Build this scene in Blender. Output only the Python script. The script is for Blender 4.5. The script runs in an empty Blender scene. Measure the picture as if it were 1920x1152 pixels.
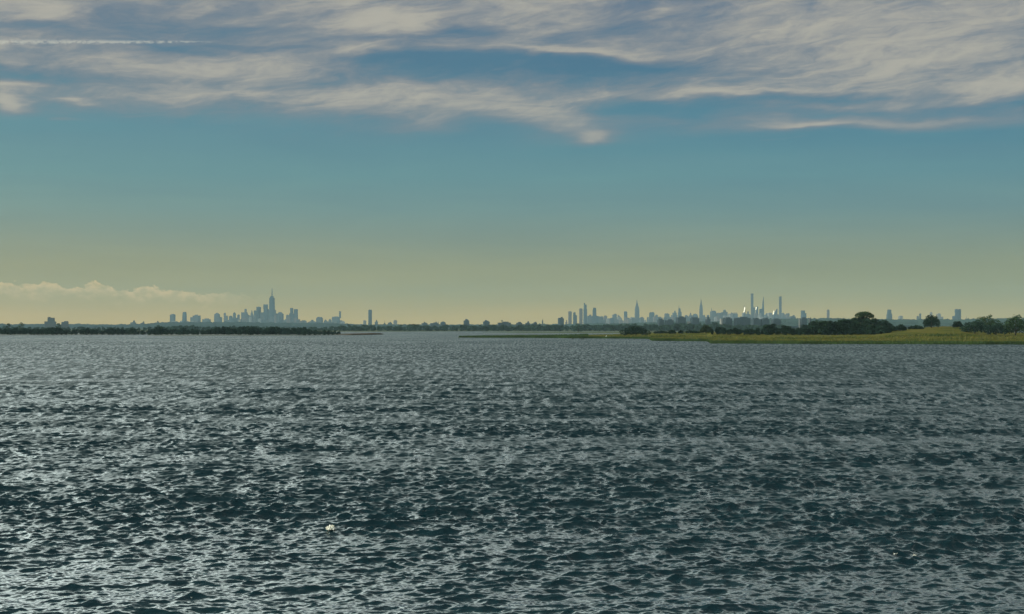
import bpy, math, random
import numpy as np
R = math.radians
scene = bpy.context.scene
COL = scene.collection

# ------------------------------------------------------------------ camera, sun, sky, exposure
F = 2700.0            # focal length in pixels of the 1920 px wide photograph
HZ = 615.0            # row of the horizon
CAM_H = 10.0          # the viewer stands on a low bridge
cam = bpy.data.cameras.new('camera')
cam.sensor_width = 36.0
cam.lens = 36.0 * F / 1920.0
cam.clip_start = 0.5
cam.clip_end = 120000.0
cam_o = bpy.data.objects.new('camera', cam)
COL.objects.link(cam_o)
cam_o.location = (0, 0, CAM_H)
cam_o.rotation_euler = (R(90) + math.atan((HZ - 576.0) / F), 0, 0)
scene.camera = cam_o

SUN_AZ, SUN_EL = -62.0, 24.0      # left of the view, in front of the viewer
sl = bpy.data.lights.new('sun', 'SUN')
sl.energy = 3.1
sl.angle = R(0.5)
sl.color = (1.0, 0.86, 0.62)
sun = bpy.data.objects.new('sun', sl)
COL.objects.link(sun)
from mathutils import Vector, Matrix
sdir = Vector((math.sin(R(SUN_AZ)) * math.cos(R(SUN_EL)), math.cos(R(SUN_AZ)) * math.cos(R(SUN_EL)), math.sin(R(SUN_EL))))
sun.rotation_euler = sdir.to_track_quat('Z', 'Y').to_euler()
sun.location = sdir * 3000

scene.view_settings.view_transform = 'Standard'
scene.view_settings.look = 'None'
scene.view_settings.gamma = 1.0
scene.view_settings.exposure = 0.0
scene.cycles.max_bounces = 5
scene.cycles.volume_bounces = 1
scene.cycles.transparent_max_bounces = 6


def lin(c):
    return tuple(((v / 255.0) / 12.92 if v / 255.0 <= 0.04045 else (((v / 255.0) + 0.055) / 1.055) ** 2.4) for v in c)


def az_of(px):
    return math.atan((px - 960.0) / F)


def el_of(px, py):
    return math.atan((HZ - py) / F * math.cos(az_of(px)))


class N:
    """small helper over a node tree"""
    def __init__(self, nt):
        self.nt = nt

    def new(self, t, **kw):
        n = self.nt.nodes.new(t)
        for k, v in kw.items():
            setattr(n, k, v)
        return n

    def put(self, sock, v):
        if isinstance(v, bpy.types.NodeSocket):
            self.nt.links.new(v, sock)
        elif v is not None:
            sock.default_value = v

    def m(self, op, a, b=None, c=None, clamp=False):
        n = self.new('ShaderNodeMath', operation=op, use_clamp=clamp)
        self.put(n.inputs[0], a)
        self.put(n.inputs[1], b)
        if c is not None:
            self.put(n.inputs[2], c)
        return n.outputs[0]

    def xyz(self, x, y, z):
        n = self.new('ShaderNodeCombineXYZ')
        for s, v in zip(n.inputs, (x, y, z)):
            self.put(s, v)
        return n.outputs[0]

    def noise(self, vec, scale=1.0, detail=5.0, rough=0.55, dist=0.0, lac=2.0):
        n = self.new('ShaderNodeTexNoise')
        if vec is not None:
            self.put(n.inputs['Vector'], vec)
        n.inputs['Scale'].default_value = scale
        n.inputs['Detail'].default_value = detail
        n.inputs['Roughness'].default_value = rough
        n.inputs['Lacunarity'].default_value = lac
        n.inputs['Distortion'].default_value = dist
        return n.outputs['Fac']

    def ramp(self, fac, stops, interp='LINEAR'):
        n = self.new('ShaderNodeValToRGB')
        cr = n.color_ramp
        cr.interpolation = interp
        while len(cr.elements) > 1:
            cr.elements.remove(cr.elements[-1])
        for i, (p, c) in enumerate(stops):
            e = cr.elements[0] if i == 0 else cr.elements.new(p)
            e.position = p
            e.color = (c[0], c[1], c[2], 1)
        self.put(n.inputs[0], fac)
        return n.outputs[0]

    def mix(self, fac, a, b, blend='MIX'):
        n = self.new('ShaderNodeMix', data_type='RGBA', blend_type=blend)
        self.put(n.inputs[0], fac)
        self.put(n.inputs[6], a)
        self.put(n.inputs[7], b)
        return n.outputs[2]

    def step(self, v, lo, hi, a=0.0, b=1.0):
        n = self.new('ShaderNodeMapRange', interpolation_type='SMOOTHSTEP')
        self.put(n.inputs[0], v)
        for i, q in enumerate((lo, hi, a, b)):
            self.put(n.inputs[i + 1], q)
        return n.outputs[0]


def rgba(c):
    return (c[0], c[1], c[2], 1)


def build_world():
    w = bpy.data.worlds.new('World')
    scene.world = w
    w.use_nodes = True
    nt = w.node_tree
    nt.nodes.clear()
    g = N(nt)
    out = g.new('ShaderNodeOutputWorld')
    bg = g.new('ShaderNodeBackground')
    STR = 0.1
    bg.inputs[1].default_value = STR
    nt.links.new(bg.outputs[0], out.inputs[0])
    tc = g.new('ShaderNodeTexCoord')
    sx = g.new('ShaderNodeSeparateXYZ')
    nt.links.new(tc.outputs['Generated'], sx.inputs[0])
    x, y, z = sx.outputs
    az = g.m('ARCTAN2', x, y)
    el = g.m('ARCSINE', g.m('MINIMUM', g.m('MAXIMUM', z, -1.0), 1.0))
    # physical clear sky
    sky = g.new('ShaderNodeTexSky', sky_type='NISHITA')
    sky.sun_disc = False
    sky.sun_elevation = R(SUN_EL)
    sky.sun_rotation = R(SUN_AZ)
    sky.air_density = 1.0
    sky.dust_density = 2.5
    sky.ozone_density = 1.5
    # dusk-tinted air, by elevation (degrees)
    stops = [(0.0, (242, 198, 90)), (0.6, (214, 182, 92)), (1.4, (178, 164, 92)), (2.4, (156, 153, 106)), (3.4, (134, 147, 125)),
             (4.6, (112, 145, 141)), (6.0, (94, 142, 148)), (8.0, (80, 132, 149)), (10.0, (70, 116, 140)), (13.0, (72, 109, 138)),
             (25.0, (80, 112, 150)), (60.0, (55, 85, 125)), (90.0, (45, 75, 115))]
    f = g.m('DIVIDE', g.m('MAXIMUM', el, 0.0), R(90))
    tint = g.ramp(g.m('POWER', f, 0.5), [((p / 90.0) ** 0.5, lin(c)) for p, c in stops])
    # brighter and warmer towards the sun's side
    side = g.step(az, R(-75), R(45), 1.0, 0.0)
    sunside = g.step(az, R(-72), R(18), 1.0, 0.0)
    warm = g.mix(side, (0.80, 0.90, 0.99, 1), (1.20, 1.09, 0.94, 1))
    tint = g.mix(1.0, tint, warm, 'MULTIPLY')
    veil = g.noise(g.xyz(g.m('MULTIPLY', az, 5.0), g.m('MULTIPLY', el, 40.0), 21.0), 1.0, 5.0, 0.6, 0.4)
    tint = g.mix(1.0, tint, g.ramp(veil, [(0.25, (0.90, 0.93, 0.97)), (0.75, (1.10, 1.07, 1.03))]), 'MULTIPLY')
    tint10 = g.mix(1.0, tint, (1 / STR, 1 / STR, 1 / STR, 1), 'MULTIPLY')
    base = g.mix(0.94, sky.outputs[0], tint10)

    # ---- cirrus deck
    wn1 = g.noise(g.xyz(g.m('MULTIPLY', az, 9.0), g.m('MULTIPLY', el, 34.0), 3.7), 1.0, 4.0, 0.55)
    wn2 = g.noise(g.xyz(g.m('MULTIPLY', az, 7.0), g.m('MULTIPLY', el, 30.0), 11.2), 1.0, 4.0, 0.55)
    azw = g.m('ADD', az, g.m('MULTIPLY', g.m('SUBTRACT', wn1, 0.5), 0.10))
    elw = g.m('ADD', el, g.m('MULTIPLY', g.m('SUBTRACT', wn2, 0.5), 0.034))
    shear = g.m('SUBTRACT', elw, g.m('MULTIPLY', azw, 0.10))
    streak = g.noise(g.xyz(g.m('MULTIPLY', azw, 10.0), g.m('MULTIPLY', shear, 62.0), 0.0), 1.0, 9.0, 0.62, 0.25)
    fine = g.noise(g.xyz(g.m('MULTIPLY', azw, 34.0), g.m('MULTIPLY', shear, 230.0), 5.0), 1.0, 8.0, 0.62, 0.5)
    dens = g.step(elw, el_of(960, 280), el_of(960, 90), 0.0, 0.60)
    dens = g.m('ADD', dens, g.step(el, R(13), R(22), 0.0, 0.15))
    blobs = [  # px, py, half-width, half-height, weight
        (880, 128, 270, 26, -0.75), (1180, 122, 120, 14, -0.40), (860, 58, 75, 12, -0.45), (320, 52, 190, 20, -0.28), (60, 62, 120, 10, -0.35),
        (420, 92, 170, 8, -0.30), (60, 142, 110, 9, -0.45), (1230, 205, 150, 12, -0.45), (1560, 184, 170, 7, -0.38), (1750, 205, 220, 9, -0.30), (1720, 195, 340, 40, 0.34),
        (1150, 60, 140, 16, -0.15), (1550, 266, 380, 12, -0.45), (300, 225, 300, 18, -0.12), (40, 238, 140, 12, -0.20),
        (250, 170, 150, 8, -0.2), (640, 158, 70, 8, -0.15), (1330, 70, 90, 14, -0.1), (1180, 8, 120, 8, -0.25),
        (420, 185, 520, 42, 0.22), (45, 25, 110, 26, 0.40), (720, 42, 90, 20, 0.45), (1040, 94, 150, 9, 0.45), (470, 125, 260, 16, 0.32), (240, 115, 80, 10, 0.25),
        (690, 100, 60, 7, 0.40), (400, 170, 200, 16, 0.28), (820, 190, 210, 26, 0.50), (1050, 222, 100, 20, 0.62), (820, 235, 70, 14, 0.35),
        (1130, 245, 40, 8, 0.55), (1330, 177, 90, 6, 0.45), (1200, 172, 170, 11, 0.25), (1460, 235, 90, 7, 0.50), (1640, 226, 280, 14, 0.32),
        (1440, 262, 26, 3, 0.40), (1600, 140, 260, 34, 0.28), (1780, 60, 200, 50, 0.25), (1450, 60, 170, 40, 0.15), (1860, 168, 130, 14, 0.40),
        (8, 188, 34, 17, 0.70), (15, 160, 70, 5, 0.4), (155, 183, 40, 5, 0.42), (105, 222, 24, 5, 0.35), (1000, 12, 120, 20, 0.25), (560, 8, 160, 10, 0.2)]
    for (px, py, hw, hh, wt) in blobs:
        a = g.m('MULTIPLY', g.m('SUBTRACT', azw, az_of(px)), F / hw)
        e = g.m('MULTIPLY', g.m('SUBTRACT', elw, el_of(px, py)), F / hh)
        q = g.m('MULTIPLY_ADD', a, a, g.m('MULTIPLY', e, e))
        dens = g.m('MULTIPLY_ADD', g.m('POWER', 0.42, q), wt, dens)
    mot = g.noise(g.xyz(g.m('MULTIPLY', az, 22.0), g.m('MULTIPLY', g.m('SUBTRACT', el, g.m('MULTIPLY', az, 0.16)), 75.0), 31.0), 1.0, 6.0, 0.6, 0.8)
    tex = g.m('MULTIPLY_ADD', g.m('SUBTRACT', mot, 0.5), 0.75, g.m('ADD', g.m('MULTIPLY', g.m('SUBTRACT', streak, 0.5), 0.85), g.m('MULTIPLY', g.m('SUBTRACT', fine, 0.5), 0.62)))
    gate = g.step(elw, el_of(960, 285), el_of(960, 190), 0.0, 1.0)
    dens = g.m('ADD', dens, g.m('MULTIPLY', tex, gate))
    cover = g.step(dens, -0.12, 0.95, 0.0, 0.93)
    thick = g.step(dens, 0.35, 1.15)
    lilac = [v / STR for v in lin((136, 138, 143))]
    cream = [v / STR for v in lin((182, 177, 164))]
    ccol = g.mix(thick, rgba(lilac), rgba(cream))
    # added glow in the unseen deck, most towards the sun, for brighter wave crests
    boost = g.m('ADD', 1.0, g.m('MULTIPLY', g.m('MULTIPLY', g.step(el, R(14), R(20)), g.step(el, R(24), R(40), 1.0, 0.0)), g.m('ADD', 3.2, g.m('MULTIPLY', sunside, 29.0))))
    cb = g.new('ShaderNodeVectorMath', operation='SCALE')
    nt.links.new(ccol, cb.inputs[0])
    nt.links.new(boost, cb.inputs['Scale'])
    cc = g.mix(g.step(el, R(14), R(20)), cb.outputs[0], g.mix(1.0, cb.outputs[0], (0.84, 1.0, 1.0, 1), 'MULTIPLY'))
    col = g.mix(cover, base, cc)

    # ---- vapour trail high on the left
    tn = g.noise(g.xyz(g.m('MULTIPLY', az, 260.0), g.m('MULTIPLY', el, 420.0), 2.0), 1.0, 4.0, 0.6)
    te = g.m('SUBTRACT', g.m('DIVIDE', g.m('TANGENT', el), g.m('COSINE', az)), (HZ - 77.0) / F)
    te = g.m('ADD', te, g.m('MULTIPLY', g.m('SUBTRACT', tn, 0.5), 0.0035))
    tw = g.step(az, az_of(0), az_of(420), 0.0022, 0.0008)
    tr = g.m('SUBTRACT', 1.0, g.m('DIVIDE', g.m('ABSOLUTE', te), tw), clamp=True)
    tr = g.m('MULTIPLY', tr, g.step(az, az_of(420), az_of(330)))
    tr = g.m('MULTIPLY', tr, g.step(tn, 0.32, 0.58))
    col = g.mix(g.m('MULTIPLY', tr, 0.75), col, rgba([v / STR for v in lin((196, 196, 184))]))

    # ---- low bank of cumulus on the left horizon
    bn = g.noise(g.xyz(g.m('MULTIPLY', az, 60.0), g.m('MULTIPLY', el, 90.0), 8.0), 1.0, 7.0, 0.6, 0.3)
    bn2 = g.noise(g.xyz(g.m('MULTIPLY', az, 130.0), g.m('MULTIPLY', el, 200.0), 1.0), 1.0, 5.0, 0.6)
    top = g.step(az, az_of(150), az_of(520), el_of(60, 532), el_of(500, 556))
    dtop = g.m('SUBTRACT', g.m('ADD', top, g.m('MULTIPLY', g.m('SUBTRACT', bn, 0.5), 0.022)), el)
    edge = g.step(dtop, -0.0002, 0.0012)
    fade = g.step(dtop, 0.0008, 0.012, 1.0, 0.10)
    amt = g.m('MULTIPLY', g.m('MULTIPLY', edge, fade), g.step(az, az_of(530), az_of(300)))
    amt = g.m('MULTIPLY', amt, g.step(bn2, 0.3, 0.62, 0.35, 1.0), clamp=True)
    col = g.mix(g.m('MULTIPLY', amt, 0.74), col, rgba([v / STR for v in lin((250, 212, 140))]))
    nt.links.new(col, bg.inputs[0])


build_world()

# ------------------------------------------------------------------ materials
MATS = {}


def material(name, base, rough=0.8, var=0.25, scale=0.1, metallic=0.0, spec=0.5, c2=None, extra=None):
    m = bpy.data.materials.new(name)
    m.use_nodes = True
    g = N(m.node_tree)
    b = m.node_tree.nodes['Principled BSDF']
    b.inputs['Roughness'].default_value = rough
    b.inputs['Metallic'].default_value = metallic
    b.inputs['Specular IOR Level'].default_value = 0.0 if spec <= 0.2 else spec
    tc = g.new('ShaderNodeTexCoord')
    n = g.noise(tc.outputs['Object'], scale, 5.0, 0.6)
    c2 = c2 or tuple(v * (1 + var) for v in base)
    c1 = tuple(v * (1 - var) for v in base)
    col = g.ramp(n, [(0.3, c1), (0.7, c2)])
    if extra == 'random':
        oi = g.new('ShaderNodeObjectInfo')
        hs = g.new('ShaderNodeHueSaturation')
        g.put(hs.inputs['Hue'], g.m('MULTIPLY_ADD', oi.outputs['Random'], 0.05, 0.475))
        g.put(hs.inputs['Value'], g.m('MULTIPLY_ADD', oi.outputs['Random'], 0.6, 0.7))
        g.put(hs.inputs['Color'], col)
        col = hs.outputs[0]
    if extra == 'floors':   # window bands, 3.6 m storeys and 5 m bays
        sep = g.new('ShaderNodeSeparateXYZ')
        g.put(sep.inputs[0], tc.outputs['Object'])
        fl = g.m('FRACT', g.m('DIVIDE', sep.outputs[2], 3.6))
        by = g.m('FRACT', g.m('DIVIDE', g.m('ADD', sep.outputs[0], sep.outputs[1]), 5.0))
        win = g.m('MULTIPLY', g.m('GREATER_THAN', fl, 0.45), g.m('GREATER_THAN', by, 0.3))
        col = g.mix(g.m('MULTIPLY', win, 0.7), col, (0.03, 0.04, 0.05, 1))
    g.put(b.inputs['Base Color'], col)
    MATS[name] = m
    return m


material('facade_concrete', (0.075, 0.078, 0.072), 0.9, 0.15, 0.02, spec=0.1, extra='floors')
material('facade_glass', (0.035, 0.05, 0.055), 0.7, 0.15, 0.02, spec=0.15, extra='floors')
material('facade_brick', (0.11, 0.07, 0.05), 0.9, 0.2, 0.05, extra='floors')
material('facade_dark', (0.035, 0.045, 0.05), 0.8, 0.2, 0.05, spec=0.2, extra='floors')
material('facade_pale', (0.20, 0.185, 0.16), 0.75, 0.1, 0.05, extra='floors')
material('roof_steel', (0.16, 0.17, 0.18), 0.5, 0.1, 0.05)
material('mirror_glass', (0.5, 0.48, 0.42), 0.42, 0.03, 0.05, metallic=1.0)
material('foliage_dark', (0.015, 0.028, 0.016), 0.8, 0.5, 0.25, spec=0.2, extra='random')
material('foliage_olive', (0.028, 0.042, 0.016), 0.8, 0.5, 0.25, spec=0.2, extra='random')
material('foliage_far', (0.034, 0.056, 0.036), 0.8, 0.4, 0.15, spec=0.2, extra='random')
material('canopy_far', (0.026, 0.042, 0.034), 0.9, 0.5, 0.02, spec=0.1)
material('bark', (0.07, 0.055, 0.04), 0.9, 0.3, 1.0, spec=0.2)
material('land_soil', (0.07, 0.075, 0.045), 0.95, 0.3, 0.01, spec=0.1)
material('sand', (0.06, 0.042, 0.028), 0.95, 0.3, 0.05, spec=0.1)
material('flat_sedge', (0.075, 0.085, 0.055), 0.95, 0.3, 0.01, spec=0.1)
material('mud', (0.03, 0.035, 0.025), 0.8, 0.4, 0.3, spec=0.3)
material('white_foam_glint', (0.92, 0.91, 0.87), 0.3, 0.05, 3.0)
material('white_feather', (0.82, 0.82, 0.80), 0.7, 0.05, 3.0)
material('bird_dark', (0.05, 0.04, 0.03), 0.6, 0.1, 3.0)


def foam_glint_material():
    m = MATS['white_foam_glint']
    g = N(m.node_tree)
    b = m.node_tree.nodes['Principled BSDF']
    out = m.node_tree.nodes['Material Output']
    tl = g.new('ShaderNodeBsdfTranslucent')
    tl.inputs['Color'].default_value = (1.0, 0.97, 0.88, 1)
    mx = g.new('ShaderNodeMixShader')
    mx.inputs[0].default_value = 0.55
    m.node_tree.links.new(b.outputs[0], mx.inputs[1])
    m.node_tree.links.new(tl.outputs[0], mx.inputs[2])
    m.node_tree.links.new(mx.outputs[0], out.inputs['Surface'])


foam_glint_material()


def marsh_material(name, bright):
    m = bpy.data.materials.new(name)
    m.use_nodes = True
    g = N(m.node_tree)
    b = m.node_tree.nodes['Principled BSDF']
    b.inputs['Roughness'].default_value = 0.9
    b.inputs['Specular IOR Level'].default_value = 0.0
    ge = g.new('ShaderNodeNewGeometry')
    mp = g.new('ShaderNodeMapping')
    mp.inputs['Scale'].default_value = (0.014, 0.018, 0.014)
    g.put(mp.inputs['Vector'], ge.outputs['Position'])
    n = g.noise(mp.outputs[0], 1.0, 6.0, 0.62, 0.6)
    n2 = g.noise(ge.outputs['Position'], 0.7, 3.0, 0.6)
    k = bright
    c = g.ramp(g.m('MULTIPLY_ADD', n2, 0.10, g.m('MULTIPLY', n, 0.98)),
               [(0.38, (0.026 * k, 0.045 * k, 0.016 * k)), (0.47, (0.085 * k, 0.105 * k, 0.024 * k)), (0.56, (0.175 * k, 0.145 * k, 0.04 * k)),
                (0.64, (0.105 * k, 0.125 * k, 0.03 * k)), (0.76, (0.21 * k, 0.145 * k, 0.065 * k))])
    g.put(b.inputs['Base Color'], c)
    MATS[name] = m


marsh_material('marsh_ground', 0.52)
marsh_material('marsh_reeds', 0.72)
material('cordgrass', (0.040, 0.062, 0.020), 0.9, 0.5, 0.05, spec=0.1)


def water_material():
    m = bpy.data.materials.new('bay_water')
    m.use_nodes = True
    g = N(m.node_tree)
    b = m.node_tree.nodes['Principled BSDF']
    b.inputs['Base Color'].default_value = (0.002, 0.016, 0.021, 1)
    b.inputs['Roughness'].default_value = 0.07
    b.inputs['IOR'].default_value = 1.34
    ge = g.new('ShaderNodeNewGeometry')
    at = g.new('ShaderNodeAttribute', attribute_name='ripple')     # share of the chop too fine for the mesh out there
    rp = at.outputs['Fac']
    mp = g.new('ShaderNodeMapping')
    mp.inputs['Scale'].default_value = (0.75, 0.075, 1.0)
    g.put(mp.inputs['Vector'], ge.outputs['Position'])
    cat = g.noise(mp.outputs[0], 1.0, 5.0, 0.7, 0.2)               # puffs of wind roughen the water in streaks
    mp2 = g.new('ShaderNodeMapping')
    mp2.inputs['Scale'].default_value = (0.018, 0.007, 1.0)
    g.put(mp2.inputs['Vector'], ge.outputs['Position'])
    gustn = g.noise(mp2.outputs[0], 1.0, 4.0, 0.6, 0.3)
    rp = g.m('MULTIPLY', rp, g.m('MULTIPLY', g.step(cat, 0.30, 0.66, 0.25, 1.35), g.step(gustn, 0.3, 0.7, 0.8, 1.15)))
    g.put(b.inputs['Roughness'], g.m('MULTIPLY_ADD', rp, 0.70, 0.04))
    n = g.new('ShaderNodeTexNoise')
    n.inputs['Scale'].default_value = 3.2
    n.inputs['Detail'].default_value = 3.0
    n.inputs['Roughness'].default_value = 0.65
    mp3 = g.new('ShaderNodeMapping')
    mp3.inputs['Scale'].default_value = (0.62, 1.35, 1.0)
    mp3.inputs['Rotation'].default_value = (0, 0, R(-10))
    g.put(mp3.inputs['Vector'], ge.outputs['Position'])
    g.put(n.inputs['Vector'], mp3.outputs[0])
    v = g.new('ShaderNodeVectorMath', operation='SUBTRACT')
    g.put(v.inputs[0], n.outputs['Color'])
    v.inputs[1].default_value = (0.5, 0.5, 0.5)
    v2 = g.new('ShaderNodeVectorMath', operation='MULTIPLY')
    g.put(v2.inputs[0], v.outputs[0])
    v2.inputs[1].default_value = (0.6, 1.2, 0.0)
    v3 = g.new('ShaderNodeVectorMath', operation='SCALE')
    g.put(v3.inputs[0], v2.outputs[0])
    g.put(v3.inputs['Scale'], g.m('MULTIPLY_ADD', rp, 0.15, 0.62))
    v4 = g.new('ShaderNodeVectorMath', operation='ADD')
    g.put(v4.inputs[0], ge.outputs['Normal'])
    g.put(v4.inputs[1], v3.outputs[0])
    lng = g.new('ShaderNodeVectorMath', operation='ADD')             # the longer chop, where the mesh is too coarse for it
    g.put(lng.inputs[0], v4.outputs[0])
    g.put(lng.inputs[1], g.xyz(0.0, g.m('MULTIPLY', g.m('MULTIPLY', g.m('SUBTRACT', cat, 0.5), -1.5), at.outputs['Fac']), 0.0))
    v5 = g.new('ShaderNodeVectorMath', operation='NORMALIZE')
    g.put(v5.inputs[0], lng.outputs[0])
    m.node_tree.links.new(v5.outputs[0], b.inputs['Normal'])
    MATS['bay_water'] = m


water_material()

# ------------------------------------------------------------------ mesh helpers


def link(name, verts, faces, mat, parent=None, smooth=False):
    me = bpy.data.meshes.new(name)
    me.from_pydata([tuple(map(float, v)) for v in verts], [], faces)
    me.materials.append(MATS[mat])
    if smooth:
        me.polygons.foreach_set('use_smooth', [True] * len(me.polygons))
    me.update()
    o = bpy.data.objects.new(name, me)
    COL.objects.link(o)
    if parent is not None:
        o.parent = parent
    return o


def fast_mesh(name, V, Q, mat, smooth=True, parent=None):
    """numpy vertices and quads to one object"""
    me = bpy.data.meshes.new(name)
    me.vertices.add(len(V))
    me.vertices.foreach_set('co', np.ascontiguousarray(V, dtype=np.float32).ravel())
    k = Q.shape[1]
    me.loops.add(Q.size)
    me.loops.foreach_set('vertex_index', np.ascontiguousarray(Q, dtype=np.int32).ravel())
    me.polygons.add(len(Q))
    me.polygons.foreach_set('loop_start', np.arange(0, Q.size, k, dtype=np.int32))
    me.polygons.foreach_set('loop_total', np.full(len(Q), k, dtype=np.int32))
    me.polygons.foreach_set('use_smooth', np.full(len(Q), smooth, dtype=bool))
    me.materials.append(MATS[mat])
    me.update(calc_edges=True)
    o = bpy.data.objects.new(name, me)
    COL.objects.link(o)
    if parent is not None:
        o.parent = parent
    return o


def empty(name, loc):
    o = bpy.data.objects.new(name, None)
    o.location = loc
    COL.objects.link(o)
    return o


def tag(o, label=None, cat=None, group=None, kind=None):
    if label:
        o['label'] = label
    if cat:
        o['category'] = cat
    if group:
        o['group'] = group
    if kind:
        o['kind'] = kind
    return o


def grid_quads(nr, nc):
    i = np.arange(nr - 1)[:, None] * nc + np.arange(nc - 1)[None, :]
    return np.stack([i, i + 1, i + nc + 1, i + nc], axis=-1).reshape(-1, 4)


def wx(px, d):
    return (px - 960.0) / F * d


def wz(py, d):
    return CAM_H + (HZ - py) / F * d


def dist(py, z=0.0):
    """distance at which a surface of height z shows on row py"""
    return (CAM_H - z) * F / (py - HZ)


class MB:
    def __init__(self):
        self.v, self.f = [], []

    def add(self, vs, fs):
        b = len(self.v)
        self.v += vs
        self.f += [tuple(i + b for i in q) for q in fs]

    def frustum(self, cx, cy, z0, z1, l0, w0, l1, w1, rot, dx=0.0, slope=0.0):
        """box with own top size; dx shifts the top, slope raises its right end"""
        c, s = math.cos(rot), math.sin(rot)
        vs = []
        for (z, l, w, ox) in ((z0, l0, w0, 0.0), (z1, l1, w1, dx)):
            for (a, b) in ((-1, -1), (1, -1), (1, 1), (-1, 1)):
                X, Y = a * l / 2, b * w / 2
                zz = z + (slope * a / 2 if z == z1 else 0.0)
                vs.append((cx + ox + X * c - Y * s, cy + X * s + Y * c, zz))
        self.add(vs, [(3, 2, 1, 0), (4, 5, 6, 7), (0, 1, 5, 4), (1, 2, 6, 5), (2, 3, 7, 6), (3, 0, 4, 7)])

    def tube(self, pts, rad, n=7):
        pts = [Vector(p) for p in pts]
        rings = []
        for i, p in enumerate(pts):
            t = (pts[min(i + 1, len(pts) - 1)] - pts[max(i - 1, 0)]).normalized()
            u = t.cross(Vector((0.3, 1, 0.1))).normalized()
            w = t.cross(u)
            rings.append([p + (u * math.cos(2 * math.pi * k / n) + w * math.sin(2 * math.pi * k / n)) * rad[i] for k in range(n)])
        vs = [tuple(q) for r in rings for q in r]
        fs = []
        for i in range(len(pts) - 1):
            for k in range(n):
                a, b = i * n + k, i * n + (k + 1) % n
                fs.append((a, b, b + n, a + n))
        fs.append(tuple(range(n - 1, -1, -1)))
        fs.append(tuple((len(pts) - 1) * n + k for k in range(n)))
        self.add(vs, fs)

    def dome(self, cx, cy, z0, r, h, n=14, m=5):
        vs, fs = [], []
        for j in range(m):
            a = j / m * math.pi / 2
            for k in range(n):
                t = 2 * math.pi * k / n
                vs.append((cx + r * math.cos(a) * math.cos(t), cy + r * math.cos(a) * math.sin(t), z0 + h * math.sin(a)))
        vs.append((cx, cy, z0 + h))
        for j in range(m - 1):
            for k in range(n):
                a, b = j * n + k, j * n + (k + 1) % n
                fs.append((a, b, b + n, a + n))
        for k in range(n):
            fs.append(((m - 1) * n + k, (m - 1) * n + (k + 1) % n, m * n))
        fs.append(tuple(range(n - 1, -1, -1)))
        self.add(vs, fs)

    def build(self, name, mat, parent=None, smooth=False):
        return link(name, self.v, self.f, mat, parent, smooth)


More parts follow.
